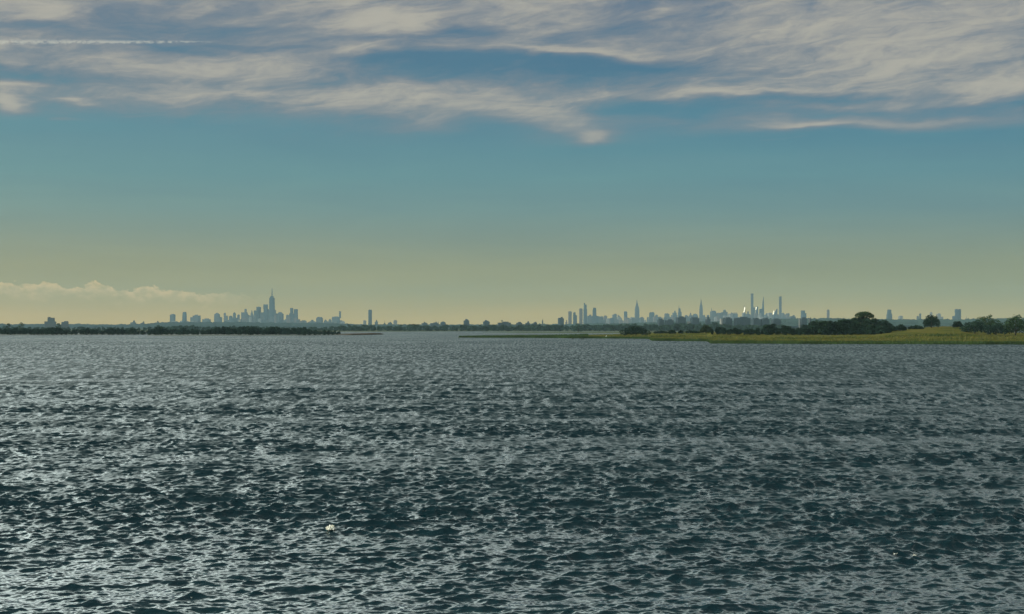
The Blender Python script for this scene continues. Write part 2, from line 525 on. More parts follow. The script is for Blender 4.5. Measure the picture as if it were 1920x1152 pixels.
# ------------------------------------------------------------------ water: real waves out to 1.2 km, calm sheet beyond
def build_water():
    rng = np.random.default_rng(7)
    r = [14.0]
    while r[-1] < 44.0:
        r.append(r[-1] + 0.10)
    while r[-1] < 1250.0:
        r.append(r[-1] + max(0.05, r[-1] * (0.00115 if r[-1] < 260 else 0.0017)))
    r += [1350, 1500, 1800, 2300, 3000, 4200, 7000, 11500]
    r = np.array(r, dtype=np.float64)
    side = 0.42 + np.cumsum(0.00072 * 1.012 ** np.arange(1, 200))
    side = side[side < 1.15]
    th = np.concatenate([-side[::-1], np.arange(-0.42, 0.4201, 0.00072), side])
    RR, TT = np.meshgrid(r, th, indexing='ij')
    X = (RR * np.sin(TT)).astype(np.float32)
    Y = (RR * np.cos(TT)).astype(np.float32)
    nw = 200
    lam = np.exp(rng.uniform(math.log(0.16), math.log(2.0), nw))
    ang = R(-90 + 14) + rng.normal(0, 0.50, nw)          # towards the viewer, slanting right
    # swell of a short fetch: most height near 3-4 m, slope spread evenly below
    slope = np.where(lam > 1.6, 0.75, 1.0)
    slope = slope / math.sqrt((slope ** 2).sum() / 2) * 0.46
    k8 = 14                                                  # a few longer, lower waves under the chop
    lam[:k8] = rng.uniform(3.5, 9.0, k8)
    ang[:k8] = R(-90 + 14) + rng.normal(0, 0.25, k8)
    slope[:k8] = 0.030
    kk = 2 * math.pi / lam
    left = np.full(len(r), (slope ** 2).sum())
    amp = slope / kk
    ph = rng.uniform(0, 2 * math.pi, nw)
    Z = np.zeros_like(X)
    DX = np.zeros_like(X)
    DY = np.zeros_like(X)
    dr = np.gradient(r)
    gust = np.ones_like(X)
    for _ in range(11):
        L = rng.uniform(9, 70)
        a = R(90) + rng.normal(0, 0.35)
        gust += 0.085 * np.sin((X * math.cos(a) * 0.5 + Y * math.sin(a)) * np.float32(2 * math.pi / L) + np.float32(rng.uniform(0, 6.28)))
    gust = np.clip(gust, 0.65, 1.4).astype(np.float32)
    for i in range(nw):
        fade = np.clip((lam[i] / np.maximum(dr, 1e-3) - 1.4) / 1.6, 0, 1) * np.clip((1300 - r) / 250, 0, 1)
        left -= (slope[i] * fade) ** 2
        n = int((fade > 0).sum())
        if n < 2:
            continue
        f = (fade[:n, None] * amp[i]).astype(np.float32)
        cx, cy = np.float32(math.cos(ang[i])), np.float32(math.sin(ang[i]))
        p = np.float32(kk[i]) * (X[:n] * cx + Y[:n] * cy) + np.float32(ph[i])
        s, c = np.sin(p), np.cos(p)
        Z[:n] += f * c
        DX[:n] -= f * s * cx
        DY[:n] -= f * s * cy
    q = np.float32(0.85)
    V = np.stack([X + q * DX * gust, Y + q * DY * gust, Z * gust], axis=-1).reshape(-1, 3)
    Q = grid_quads(len(r), len(th))[:, ::-1]
    # the rest of the bay, out of the picture and under the land, as a sheet just lower
    E = np.array([(-11900, -250, -0.5), (11900, -250, -0.5), (11900, 22900, -0.5), (-11900, 22900, -0.5)], dtype=np.float32)
    b = len(V)
    V = np.concatenate([V, E])
    Q = np.concatenate([Q, np.array([[b, b + 1, b + 2, b + 3]])])
    o = fast_mesh('water', V, Q, 'bay_water')
    at = o.data.attributes.new('ripple', 'FLOAT', 'POINT')
    rip = np.repeat(np.sqrt(np.clip(left / (slope ** 2).sum(), 0, 1)), len(th))
    at.data.foreach_set('value', np.concatenate([rip, np.ones(4)]).astype(np.float32))
    tag(o, kind='structure')


build_water()


# ------------------------------------------------------------------ land
def vnoise(n, seed, octaves=5, base=4):
    """1-D value noise of n samples in -1..1"""
    rng = np.random.default_rng(seed)
    t = np.linspace(0, 1, n)
    out = np.zeros(n)
    a, tot = 1.0, 0.0
    k = base
    for _ in range(octaves):
        out += a * np.interp(t, np.linspace(0, 1, k + 1), rng.uniform(-1, 1, k + 1))
        tot += a
        a *= 0.55
        k *= 2
    return out / tot


def land(name, front, depth, height, mat, seed, rise=None, rough=0.3, n=400, jag=6.0):
    """front: (px, waterline row) of the shore; the ground climbs from the water to `height`"""
    fx = [p for p, _ in front]
    pxs = np.linspace(fx[0], fx[-1], n)
    fd = np.interp(pxs, fx, [dist(y) for _, y in front]) + vnoise(n, seed, 6, 20) * jag
    dep = np.interp(pxs, [p for p, _ in depth], [d for _, d in depth])
    ts = np.array([0.0, 0.012, 0.03, 0.08, 0.16, 0.28, 0.42, 0.58, 0.75, 0.9, 1.0])
    prof = np.array([-0.6, 0.35, 0.55, 0.75, 0.9, 1.0, 1.0, 1.0, 1.0, 0.8, -0.6])

    rng = np.random.default_rng(seed + 1)
    V = []
    for t, pr in zip(ts, prof):
        d = fd + t * dep
        xs = (pxs - 960.0) / F * d
        hh = np.interp(pxs, [p for p, _ in height], [h for _, h in height])
        z = np.where(pr < 0, -0.6, pr * hh)
        if rise is not None:
            z = z + rise(pxs, t)
        if 0 < t < 1:
            z = z + rng.uniform(-rough, rough, n) * 0.5
        V.append(np.stack([xs, d, z], axis=-1))
    V = np.array(V)
    o = fast_mesh(name, V.reshape(-1, 3), grid_quads(len(ts), n), mat)
    return tag(o, kind='structure'), V


# far shore and everything behind it
_, _v = land('far_land', [(-1000, 622.3), (700, 622.3), (1000, 621.6), (1300, 621.8), (2900, 621.8)], [(-1000, 7200), (2900, 7200)],
             [(-1000, 2.0), (2900, 2.0)], 'land_soil', 3, n=300, jag=30)
o = link('city_ground', [(-11800, 6500, 1.4), (11800, 6500, 1.4), (11800, 22800, 1.4), (-11800, 22800, 1.4)], [(0, 1, 2, 3)], 'land_soil')
tag(o, kind='structure')
# wooded islands on the left
land('island', [(-420, 629.5), (0, 629.4), (120, 629.0), (200, 628.4), (270, 628.0), (284, 627.6)], [(-420, 420), (200, 300), (284, 60)],
     [(-420, 1.4), (240, 1.4), (284, 0.5)], 'mud', 21)
land('island', [(276, 629.6), (290, 630.2), (420, 630.2), (560, 629.9), (620, 629.2), (660, 628.9)], [(276, 120), (300, 350), (560, 330), (660, 90)],
     [(276, 0.7), (320, 1.4), (560, 1.3), (660, 0.6)], 'mud', 22)
land('sandbar', [(622, 628.7), (660, 628.9), (690, 628.4), (719, 627.4)], [(622, 60), (690, 130), (719, 15)], [(622, 1.4), (690, 2.4), (712, 2.0), (719, 0.8)], 'sand', 23, n=160, jag=3)


# marsh on the right
CREST = [(858, 632.8), (900, 632.0), (1000, 630.6), (1080, 629.2), (1140, 627.0), (1222, 624.2), (1300, 623.4), (1400, 624.6), (1500, 625.6), (1640, 625.0), (1680, 619.5), (1720, 614.6), (1770, 612.2), (1805, 613.5),
         (1835, 620.5), (1860, 623.6), (1960, 623.6), (2300, 624)]


def rise_right(pxs, t):
    """extra height so that the back of the marsh shows on the CREST row"""
    fd = np.interp(pxs, [p for p, _ in MARSH_FRONT], [dist(y) for _, y in MARSH_FRONT])
    dep = np.interp(pxs, [p for p, _ in MARSH_DEPTH], [d for _, d in MARSH_DEPTH])
    row = np.interp(pxs, [p for p, _ in CREST], [y for _, y in CREST])
    row = row + vnoise(len(pxs), 90, 4, 30) * 0.5
    need = np.maximum(CAM_H + (HZ - row) * (fd + 0.75 * dep) / F - np.interp(pxs, [p for p, _ in MARSH_H], [h for _, h in MARSH_H]), 0.0)
    k = np.interp(t, [0.05, 0.28, 0.58, 0.75, 0.9, 1.0], [0, 0.25, 0.75, 1.0, 0.95, 0.4])
    return need * k * (t > 0)


MARSH_FRONT = [(858, 633.4), (900, 633.6), (980, 633.8), (1060, 634.6), (1140, 635.0), (1216, 635.8), (1223, 639.6), (1326, 640.4), (1334, 644.6), (1500, 645.8),
               (1700, 646.2), (1920, 646.6), (2300, 647)]
MARSH_DEPTH = [(858, 30), (980, 220), (1140, 420), (1222, 560), (1400, 620), (2300, 640)]
MARSH_H = [(858, 0.3), (900, 0.6), (980, 0.7), (1140, 1.0), (1300, 1.2), (2300, 1.4)]
_, MV = land('marsh', MARSH_FRONT, MARSH_DEPTH, MARSH_H, 'marsh_ground', 31, rise=rise_right, n=900, jag=9.0)


def ground_at(px_index_frac, trow):
    i = px_index_frac * (MV.shape[1] - 1)
    j = trow * (MV.shape[0] - 1)
    i0, j0 = min(int(i), MV.shape[1] - 2), min(int(j), MV.shape[0] - 2)
    a, b = i - i0, j - j0
    return (MV[j0, i0] * (1 - a) + MV[j0, i0 + 1] * a) * (1 - b) + (MV[j0 + 1, i0] * (1 - a) + MV[j0 + 1, i0 + 1] * a) * b


def marsh_z(x, y):
    """height of the marsh under a point"""
    px = 960 + F * x / y
    i = int(np.clip((px - 858) / (2300 - 858) * (MV.shape[1] - 1), 0, MV.shape[1] - 1))
    col = MV[:, i]
    return float(np.interp(y, col[:, 1], col[:, 2]))


def blades(name, pts, h0, h1, w, mat, seed):
    rng = np.random.default_rng(seed)
    n = len(pts)
    P = np.asarray(pts, dtype=np.float64)
    a = rng.uniform(-0.9, 0.9, n)
    h = rng.uniform(h0, h1, n)
    ww = w * rng.uniform(0.6, 1.5, n)
    ux, uy = np.cos(a) * ww, np.sin(a) * ww
    lean = rng.normal(0, 0.25, (n, 2)) * h[:, None]
    A = P + np.stack([-ux, -uy, np.full(n, -0.2)], -1)
    B = P + np.stack([ux, uy, np.full(n, -0.2)], -1)
    C = P + np.stack([ux * 0.6 + lean[:, 0], uy * 0.6 + lean[:, 1], h], -1)
    D = P + np.stack([-ux * 0.5 + lean[:, 0], -uy * 0.5 + lean[:, 1], h * rng.uniform(0.7, 1.0, n)], -1)
    V = np.stack([A, B, C, D], 1).reshape(-1, 3)
    Q = np.arange(4 * n).reshape(n, 4)
    return fast_mesh(name, V, Q, mat, smooth=False)


rng = np.random.default_rng(77)
pts = []
for _ in range(30000):
    pts.append(ground_at(rng.uniform(0.004, 1.0), 0.06 + 0.50 * rng.uniform(0, 1) ** 1.3))
pts += [ground_at(rng.uniform(0.004, 1.0), rng.uniform(0.03, 0.22)) for _ in range(9000)]
tag(blades('marsh_grass', pts, 0.5, 1.2, 0.34, 'marsh_reeds', 5), 'tawny and olive marsh grass covering the low point on the right', 'grass', kind='stuff')

pts = [ground_at(rng.uniform(0.004, 1.0), rng.uniform(0.012, 0.10) if rng.uniform() < 0.8 else rng.uniform(0.1, 0.17)) for _ in range(26000)]
pts += [ground_at(rng.uniform(0.002, 0.17), rng.uniform(0.02, 0.9)) for _ in range(5000)]
tag(blades('cordgrass', pts, 0.7, 1.7, 0.5, 'cordgrass', 6), 'dark green fringe of cordgrass along the edge of the marsh', 'grass', kind='stuff')
# low flats out in the channel beyond the spit
land('mudflat', [(905, 623.6), (1000, 624.6), (1200, 625.2), (1420, 625.4)], [(905, 150), (960, 800), (1420, 1300)], [(905, 0.2), (1000, 0.7), (1420, 1.0)], 'flat_sedge', 33, n=200, jag=20)

# hills far behind, with their woods
RIDGE = [(-700, 608), (0, 608.2), (230, 609), (280, 607.5), (312, 604.5), (400, 604.5), (560, 606), (640, 607), (700, 609), (1000, 609), (1050, 608.5), (1150, 607),
         (1250, 605), (1340, 603.5), (1400, 601), (1470, 598.2), (1580, 597.5), (1680, 600), (1800, 600), (1880, 597.5), (2100, 598), (2600, 600)]
RIDGE_D = [(-700, 12500), (800, 12000), (1300, 8800), (2600, 8600)]
n = 2600
pxs = np.linspace(-700, 2600, n)
D_R = np.interp(pxs, [p for p, _ in RIDGE_D], [d for _, d in RIDGE_D])
crest = CAM_H + (HZ - np.interp(pxs, [p for p, _ in RIDGE], [y for _, y in RIDGE])) / F * D_R
rows = [(-900, 0.05), (-650, 0.35), (-400, 0.72), (-200, 0.92), (0, 1.0), (250, 0.8), (600, 0.3), (900, 0.02)]
V = np.array([np.stack([(pxs - 960) / F * D_R, D_R + dy, 1.0 + (crest - 13) * k], -1) for dy, k in rows])
tag(fast_mesh('hills', V.reshape(-1, 3), grid_quads(len(rows), n), 'land_soil'), kind='structure')
rng = np.random.default_rng(9)
layers = []
for dy in np.arange(-850, 330, 40.0):
    k = np.interp(dy, [a for a, _ in rows], [b for _, b in rows])
    bump = np.abs(vnoise(n, 1000 + int(dy), 4, 420)) * 15.0 + vnoise(n, 2000 + int(dy), 4, 60) * 7.0
    layers.append(np.stack([(pxs - 960) / F * D_R, D_R + dy + rng.uniform(-12, 12, n), 1.0 + (crest - 13) * k + 7.0 + bump], -1))
V = np.array(layers)
tag(fast_mesh('far_woods', V.reshape(-1, 3), grid_quads(len(layers), n), 'canopy_far', smooth=False),
    'bluish band of woods along the low hills beneath the skyline', 'woods', kind='stuff')

# ------------------------------------------------------------------ trees


def crown_mesh(name, lobes, n, size, seed, mat):
    """leaf clumps through a volume of ellipsoid lobes (x, y, z, rx, ry, rz)"""
    rng = np.random.default_rng(seed)
    lobes = np.array(lobes, dtype=np.float64)
    wgt = (lobes[:, 3] * lobes[:, 5])
    idx = rng.choice(len(lobes), n, p=wgt / wgt.sum())
    d = rng.normal(0, 1, (n, 3))
    d /= np.linalg.norm(d, axis=1)[:, None]
    rad = rng.uniform(0.25, 1.0, n) ** 0.4 * (1 + rng.normal(0, 0.06, n))
    P = lobes[idx, :3] + d * rad[:, None] * lobes[idx, 3:6]
    nrm = d * 0.7 + rng.normal(0, 0.6, (n, 3))
    nrm /= np.linalg.norm(nrm, axis=1)[:, None]
    t = np.cross(nrm, rng.normal(0, 1, (n, 3)))
    t /= np.linalg.norm(t, axis=1)[:, None]
    u = np.cross(nrm, t)
    s = size * rng.uniform(0.5, 1.25, n)[:, None]
    V = np.stack([P - t * s, P - u * s * 0.7 + nrm * s * 0.2, P + t * s * rng.uniform(0.7, 1.2, (n, 1)), P + u * s * 0.8], 1).reshape(-1, 3)
    Q = np.arange(4 * n).reshape(n, 4)
    me = fast_mesh(name, V, Q, mat, smooth=False)
    return me


def tree(name, label, group, lobes, trunk, limbs, n, size, seed, mat, loc=(0, 0, 0), cat='tree'):
    t = empty(name, loc)
    tag(t, label, cat, group)
    c = crown_mesh('crown', lobes, n, size, seed, mat)
    c.parent = t
    mb = MB()
    mb.tube(*trunk)
    for l in limbs:
        mb.tube(*l, n=5)
    mb.build('trunk', 'bark', t, True)
    return t


def copy_tree(src, loc, rz, sc, label=None, group=None):
    r = src.copy()
    COL.objects.link(r)
    r.location = loc
    r.rotation_euler = (0, 0, rz)
    r.scale = sc
    if label:
        r['label'] = label
    if group:
        r['group'] = group
    for ch in src.children:
        c = ch.copy()
        COL.objects.link(c)
        c.parent = r
    return r


def proto(seed, h, mat, n, size):
    """one broadleaf of height h, a shape of its own per seed"""
    rnd = random.Random(seed)
    lobes = []
    for k in range(rnd.randint(4, 7)):
        a = rnd.uniform(0, 6.28)
        q = rnd.uniform(0.05, 0.30) * h
        lobes.append((math.cos(a) * q, math.sin(a) * q, h * rnd.uniform(0.35, 0.78), h * rnd.uniform(0.16, 0.26), h * rnd.uniform(0.16, 0.26), h * rnd.uniform(0.12, 0.2)))
    lobes.append((0, 0, h * 0.42, h * 0.34, h * 0.34, h * 0.30))
    lobes.append((0, 0, h * 0.20, h * 0.38, h * 0.38, h * 0.22))
    trunk = ([(0, 0, -0.5), (0.1, 0, h * 0.3), (0, 0.1, h * 0.7)], [h * 0.028, h * 0.022, h * 0.008])
    limbs = [([(0, 0, h * 0.3), (l[0] * 0.9, l[1] * 0.9, l[2])], [h * 0.014, h * 0.004]) for l in lobes[:4]]
    return lobes, trunk, limbs, n, size, seed, mat


def wood(name, label, group, specs, places, seed, cat='tree'):
    """places: (x, y, z, height); first use of each prototype, then copies"""
    rnd = random.Random(seed)
    protos = []
    H = 10.0
    for k, (x, y, z, h) in enumerate(places):
        s = h / (H * 0.98)
        w = s * rnd.uniform(0.9, 1.35)
        if k < len(specs):
            t = tree(name, label, group, *proto(specs[k][0], H, *specs[k][1:]), loc=(x, y, z), cat=cat)
            t.scale = (w, w, s)
            protos.append(t)
        else:
            copy_tree(rnd.choice(protos), (x, y, z), rnd.uniform(0, 6.28), (w, w, s))


def along(prof, step, d0, d1, z, seed, jitter=0.12):
    """trees under an outline given as (px, row of the tree tops)"""
    rnd = random.Random(seed)
    out = []
    px = prof[0][0]
    while px < prof[-1][0]:
        d = rnd.uniform(d0, d1)
        top = float(np.interp(px, [p for p, _ in prof], [y for _, y in prof]))
        h = max(2.5, (wz(top, d) - z)) * rnd.uniform(1 - jitter * 1.4, 1 + jitter * 0.8)
        out.append((wx(px, d), d, z, h))
        px += step * rnd.uniform(0.7, 1.3)
    return out


# left wooded islands
LEFT1 = [(-60, 614), (0, 614), (30, 614.5), (60, 615), (100, 613), (110, 613), (125, 617), (150, 616), (160, 613.5), (175, 616), (200, 616), (225, 613.5), (250, 614), (257, 618), (272, 620)]
pl = along(LEFT1, 7.0, 1950, 2120, 1.2, 41) + along(LEFT1, 9.0, 1900, 1945, 1.0, 42, 0.3)
pl = [p if i % 2 else (p[0], p[1], p[2], p[3] * 0.85) for i, p in enumerate(pl)]
wood('island_tree', 'dark green tree crowded into the wood on the far left island', 'trees on the far left island',
     [(s, 'foliage_dark', 420, 0.85) for s in (1, 2, 3, 4, 5)], pl, 51)
LEFT2 = [(280, 617), (290, 613.5), (310, 614.5), (330, 616.5), (355, 616), (375, 617.5), (395, 616), (402, 612.5), (425, 613), (445, 612), (470, 611), (485, 611.5), (500, 613), (520, 613), (530, 611.5),
         (545, 614), (560, 614), (572, 613.5), (582, 616), (600, 619), (620, 618), (640, 621)]
pl = along(LEFT2, 6.5, 1900, 2080, 1.2, 43) + along(LEFT2, 8.5, 1820, 1890, 1.0, 44, 0.3)
wood('island_tree', 'dark green tree crowded into the wood below the left skyline', 'trees on the island below the left skyline',
     [(s, 'foliage_dark', 420, 0.85) for s in (6, 7, 8, 9, 10)], pl, 52)
for (px, top, d, lb) in ((16, 605.5, 2300, 'thin scraggly tree rising above the left island wood near the picture edge'),
                         (40, 603.8, 2250, 'scraggly tree with a small tufted top above the left island wood'),
                         (110, 605.5, 2300, 'loose olive tree rising in front of two pale apartment blocks')):
    h = wz(top, d) - 1.2
    lobes = [(0, 0, h * 0.85, h * 0.16, h * 0.16, h * 0.10), (h * 0.13, 0, h * 0.70, h * 0.14, h * 0.14, h * 0.09), (-h * 0.14, 0, h * 0.62, h * 0.15, h * 0.15, h * 0.09), (0, 0, h * 0.4, h * 0.2, h * 0.2, h * 0.15)]
    tree('scraggly_tree', lb, 'lone trees above the left island wood', lobes, ([(0, 0, -0.5), (0.2, 0, h * 0.5), (0, 0, h * 0.9)], [0.3, 0.22, 0.06]),
         [([(0.1, 0, h * 0.4), (h * 0.14, 0, h * 0.7)], [0.14, 0.04]), ([(0.1, 0, h * 0.35), (-h * 0.15, 0, h * 0.62)], [0.14, 0.04])], 260, 0.8, int(px), 'foliage_olive', (wx(px, d), d, 1.2))

# far shore belt
FAR = [(-60, 612), (270, 613), (300, 611), (345, 609.5), (400, 611), (560, 612.5), (620, 611), (660, 608.5), (690, 608.5), (745, 609), (765, 608.5), (772, 606), (780, 606.5), (786, 609), (830, 609), (880, 608),
       (960, 608.5), (1030, 608), (1075, 608), (1110, 608), (1130, 606), (1180, 606.5), (1240, 607), (1320, 604.5), (1350, 606), (1420, 609), (1480, 610)]
pl = along(FAR, 9.0, 4050, 4350, 1.6, 45) + along(FAR, 10.5, 3950, 4040, 1.6, 46, 0.25)
wood('shore_tree', 'hazy green tree in the belt along the far shore', 'trees along the far shore',
     [(s, 'foliage_far', 260, 1.1) for s in (11, 12, 13, 14, 15, 16)], pl, 53)


# right wood, nearer
def on_marsh(px, d):
    x = wx(px, d)
    return x, d, marsh_z(x, d)


def bush(px0, px1, top, d, label, seed, mat='foliage_dark', n=900, group=None, name='bush', cat='bush', size=0.7):
    px = (px0 + px1) / 2
    x, y, z = on_marsh(px, d)
    z = max(z, 0.6)
    W = (px1 - px0) / F * d / 2
    h = wz(top, d) - z
    rnd = random.Random(seed)
    lobes = []
    for k in range(7):
        u = -0.82 + 1.64 * k / 6
        hh = h * (1 - 0.55 * abs(u) ** 2.0) * rnd.uniform(0.85, 1.0)
        lobes.append((u * W * 0.82, rnd.uniform(-0.2, 0.2) * W, hh * 0.55, W * 0.28, W * 0.35, hh * 0.46))
    return tree(name, label, group, lobes, ([(0, 0, -0.4), (0.1, 0, h * 0.4), (0, 0, h * 0.75)], [h * 0.04, h * 0.03, h * 0.01]),
                [([(0, 0, h * 0.2), (l[0] * 0.8, l[1], l[2])], [h * 0.02, h * 0.006]) for l in lobes[1:6:2]], n, size, seed, mat, (x, y, z), cat)


RIGHT = [(1335, 616), (1420, 615), (1435, 609), (1445, 606.5), (1458, 609), (1470, 608), (1482, 614), (1496, 611), (1508, 607), (1520, 604.5), (1545, 602.5), (1570, 600), (1585, 597), (1600, 596),
         (1620, 594), (1640, 594.5), (1655, 599), (1668, 605), (1676, 611)]
pl = []
for (x, y, z, h) in along(RIGHT, 9.0, 1290, 1380, 0.0, 47) + along(RIGHT, 12.0, 1250, 1285, 0.0, 48, 0.3) + along(RIGHT, 14.0, 1225, 1248, 0.0, 49, 0.45):
    zz = marsh_z(x, y)
    pl.append((x, y, zz, max(2.5, h - zz)))
wood('marsh_tree', 'dark green tree packed into the wood behind the right marsh', 'trees of the wood behind the marsh',
     [(s, 'foliage_dark', 700, 0.62) for s in (17, 18, 19, 20, 21, 22)], pl, 54)

# the umbrella tree standing over the wood
d = 1300.0
x, y, z = on_marsh(1620, d)
h = wz(583, d) - z
K = d / F
lobes = [(0, 0, h - 3.0, 11 * K, 6, 2.2), (-10 * K, 0, h - 4.4, 8 * K, 5, 1.9), (10 * K, 0, h - 4.2, 9 * K, 5, 1.9), (15 * K, 1, h - 5.6, 5 * K, 4, 1.2), (-4 * K, 0, h - 2.4, 9 * K, 5, 1.8), (5 * K, 0, h - 2.5, 8 * K, 5, 1.8)]
tree('umbrella_tree', 'broad flat topped tree spreading like an umbrella above the right wood', None, lobes,
     ([(0, 0, -0.5), (0.3, 0, h * 0.45), (0.2, 0, h - 4)], [0.6, 0.42, 0.15]),
     [([(0.3, 0, h * 0.45), (-9 * K, 0, h - 4.5)], [0.25, 0.08]), ([(0.3, 0, h * 0.5), (10 * K, 0, h - 4.5)], [0.25, 0.08]), ([(0.3, 0, h * 0.55), (4 * K, 1, h - 4)], [0.2, 0.07])],
     1500, 0.55, 61, 'foliage_olive', (x, y, z))

bush(1729, 1764, 588, 1290, 'large round dark tree standing alone between the wood and the twin slab tower', 62, n=1500, name='round_tree', cat='tree', mat='foliage_dark')
bush(1785, 1806, 600.5, 1290, 'small round dark tree standing in front of the twin slab tower', 63, n=700, name='round_tree', cat='tree')
bush(1674, 1702, 608, 1260, 'low dark shrub at the right foot of the wood', 64, n=600)
bush(1700, 1734, 610, 1270, 'long low shrub between the wood and the large round tree', 65, n=500)
bush(1872, 1936, 589, 1165, 'tall bushy olive tree at the right edge of the picture', 66, n=2200, name='bushy_tree', cat='tree', mat='foliage_olive')
bush(1930, 1990, 592, 1190, 'bushy olive tree just past the right edge', 67, n=1200, name='bushy_tree', cat='tree', mat='foliage_olive')
bush(1800, 1856, 598, 1165, 'spreading dark bush under the windswept branches', 68, n=1300)
# windswept tree with its long branch
d = 1185.0
x, y, z = on_marsh(1852, d)
K = d / F
zt = lambda row: wz(row, d) - z
lobes = [(-12 * K, 0, zt(599), 10 * K, 4, 2.2), (0, 0, zt(603), 14 * K, 5, 3.6), (14 * K, 0, zt(607), 14 * K, 5, 3.8), (-2 * K, 0, zt(595), 9 * K, 2.5, 0.9), (6 * K, 0, zt(592.5), 5 * K, 2, 0.8), (0, 0, zt(612), 24 * K, 5, 3.5)]
tree('windswept_tree', 'windswept tree with one flat branch leaning right above the bushes', None, lobes,
     ([(0, 0, -0.5), (-0.6, 0, zt(610)), (-3, 0, zt(600)), (0, 0, zt(595)), (9 * K, 0, zt(592))], [0.5, 0.4, 0.28, 0.2, 0.08]), [([(-0.6, 0, zt(610)), (12 * K, 0, zt(602))], [0.25, 0.08])],
     1500, 0.55, 69, 'foliage_olive', (x, y, z))
bush(1160, 1222, 610.5, 1480, 'wide dome of dark bushes on the middle of the marsh', 70, n=1700)
bush(1312, 1337, 607.5, 1420, 'rounded olive tree standing alone on the marsh left of the brick blocks', 71, n=1000, name='round_tree', cat='tree', mat='foliage_olive')
bush(1372, 1385, 614, 1380, 'small dark dome of a bush in front of the brick blocks', 72, n=400)
bush(1252, 1268, 618, 1400, 'low dark bush on the marsh, left one of a pair', 73, n=350)
bush(1271, 1282, 619, 1400, 'low dark bush on the marsh, right one of a pair', 74, n=260)
bush(1224, 1256, 620, 1450, 'low flat thicket between the dome of bushes and the bush pair', 77, n=500, name='thicket', cat='thicket')
bush(1282, 1316, 619.6, 1430, 'low flat thicket just left of the lone rounded olive tree', 78, n=600, name='thicket', cat='thicket')
bush(1385, 1424, 616.5, 1380, 'low thicket below the longest dark slab', 79, n=700, name='thicket', cat='thicket')
bush(1340, 1372, 618, 1360, 'long low hedge of bushes below the sunlit brick wall', 75, n=600)
bush(1074, 1094, 603.5, 2900, 'leafy green tree rising in front of the tan and glass towers', 76, n=700, name='round_tree', cat='tree', mat='foliage_far', size=1.0)

# ------------------------------------------------------------------ buildings


def body_dims(W, rot, flat=None):
    c, s = math.cos(rot), abs(math.sin(rot))
    side = W / (c + s)
    if flat and side > flat:
        w = flat
        return (W - w * s) / c, w
    return side, side


def building(name, label, d, tiers, mat='facade_concrete', rot=0.3, flat=None, cat='skyscraper', group=None, base=1.4):
    """tiers: (part, left px, right px, top row [, dict]); the first stands on the ground, each next on `on` (row) or the one before"""
    l0, r0 = tiers[0][1], tiers[0][2]
    cx0 = wx((l0 + r0) / 2, d)
    root = empty(name, (cx0, d, base)) if len(tiers) > 1 else None
    prev = None
    for i, t in enumerate(tiers):
        part, l, r, top = t[:4]
        k = t[4] if len(t) > 4 else {}
        cx = wx((l + r) / 2, d) - cx0
        z1 = wz(top, d) - base
        z0 = 0.0 if (prev is None or k.get('ground')) else (wz(k['on'], d) - base if 'on' in k else prev)
        W = (r - l) / F * d
        a, b = body_dims(W, rot, flat)
        tl, trr = k.get('tl', l), k.get('tr', r)
        Wt = (trr - tl) / F * d
        fr = Wt / W
        mb = MB()
        if k.get('dome'):
            mb.dome(cx, 0, z0, W / 2, z1 - z0)
        elif k.get('glint'):
            # leaning glass wall turned so that the low sun strikes off it
            bd = math.radians(180) + math.atan2(cx0 + cx, d)
            tocam = Vector((math.sin(bd), math.cos(bd), 0))
            nn = (sdir + tocam).normalized()
            nn.z *= 0.55
            nn.normalize()
            tt = Vector((-nn.y, nn.x, 0)).normalized()
            hh = nn.cross(tt)
            if hh.z < 0:
                hh = -hh
            zb = wz(k['on'], d) - base
            lh = (z1 - zb) / hh.z / 2
            c0 = Vector((cx, -30.0, (zb + z1) / 2))
            ww = W / abs(tt.x) / 2 * 0.24
            vs = []
            for bk in (0.0, 8.0):
                for (a1, b1) in ((-1, -1), (1, -1), (1, 1), (-1, 1)):
                    vs.append(tuple(c0 + tt * a1 * ww + hh * b1 * lh - nn * bk))
            mb.add(vs, [(0, 1, 2, 3), (7, 6, 5, 4), (0, 4, 5, 1), (1, 5, 6, 2), (2, 6, 7, 3), (3, 7, 4, 0)])
        elif k.get('spire'):
            mb.tube([(cx, 0, z0), (cx, 0, z0 + (z1 - z0) * 0.5), (cx, 0, z1)], [W / 2, W / 2.6, W / 5], 8)
        else:
            mb.frustum(cx, 0, z0, z1, a, b, a * fr, b * fr, rot, dx=wx((tl + trr) / 2, d) - wx((l + r) / 2, d), slope=k.get('slope', 0.0) / F * d)
            if i == 0 and 'slope' not in k and fr > 0.7:
                # parapet step and roof housing belong to the same block
                mb.frustum(cx + a * 0.1, 0, z1, z1 + 4.5, a * 0.45, b * 0.5, a * 0.45, b * 0.5, rot)
        o = mb.build(part if root else name, k.get('mat', mat), root)
        if root is None:
            o.location = (cx0, d, base)
            root = o
        prev = z1
    return tag(root, label, cat, group)


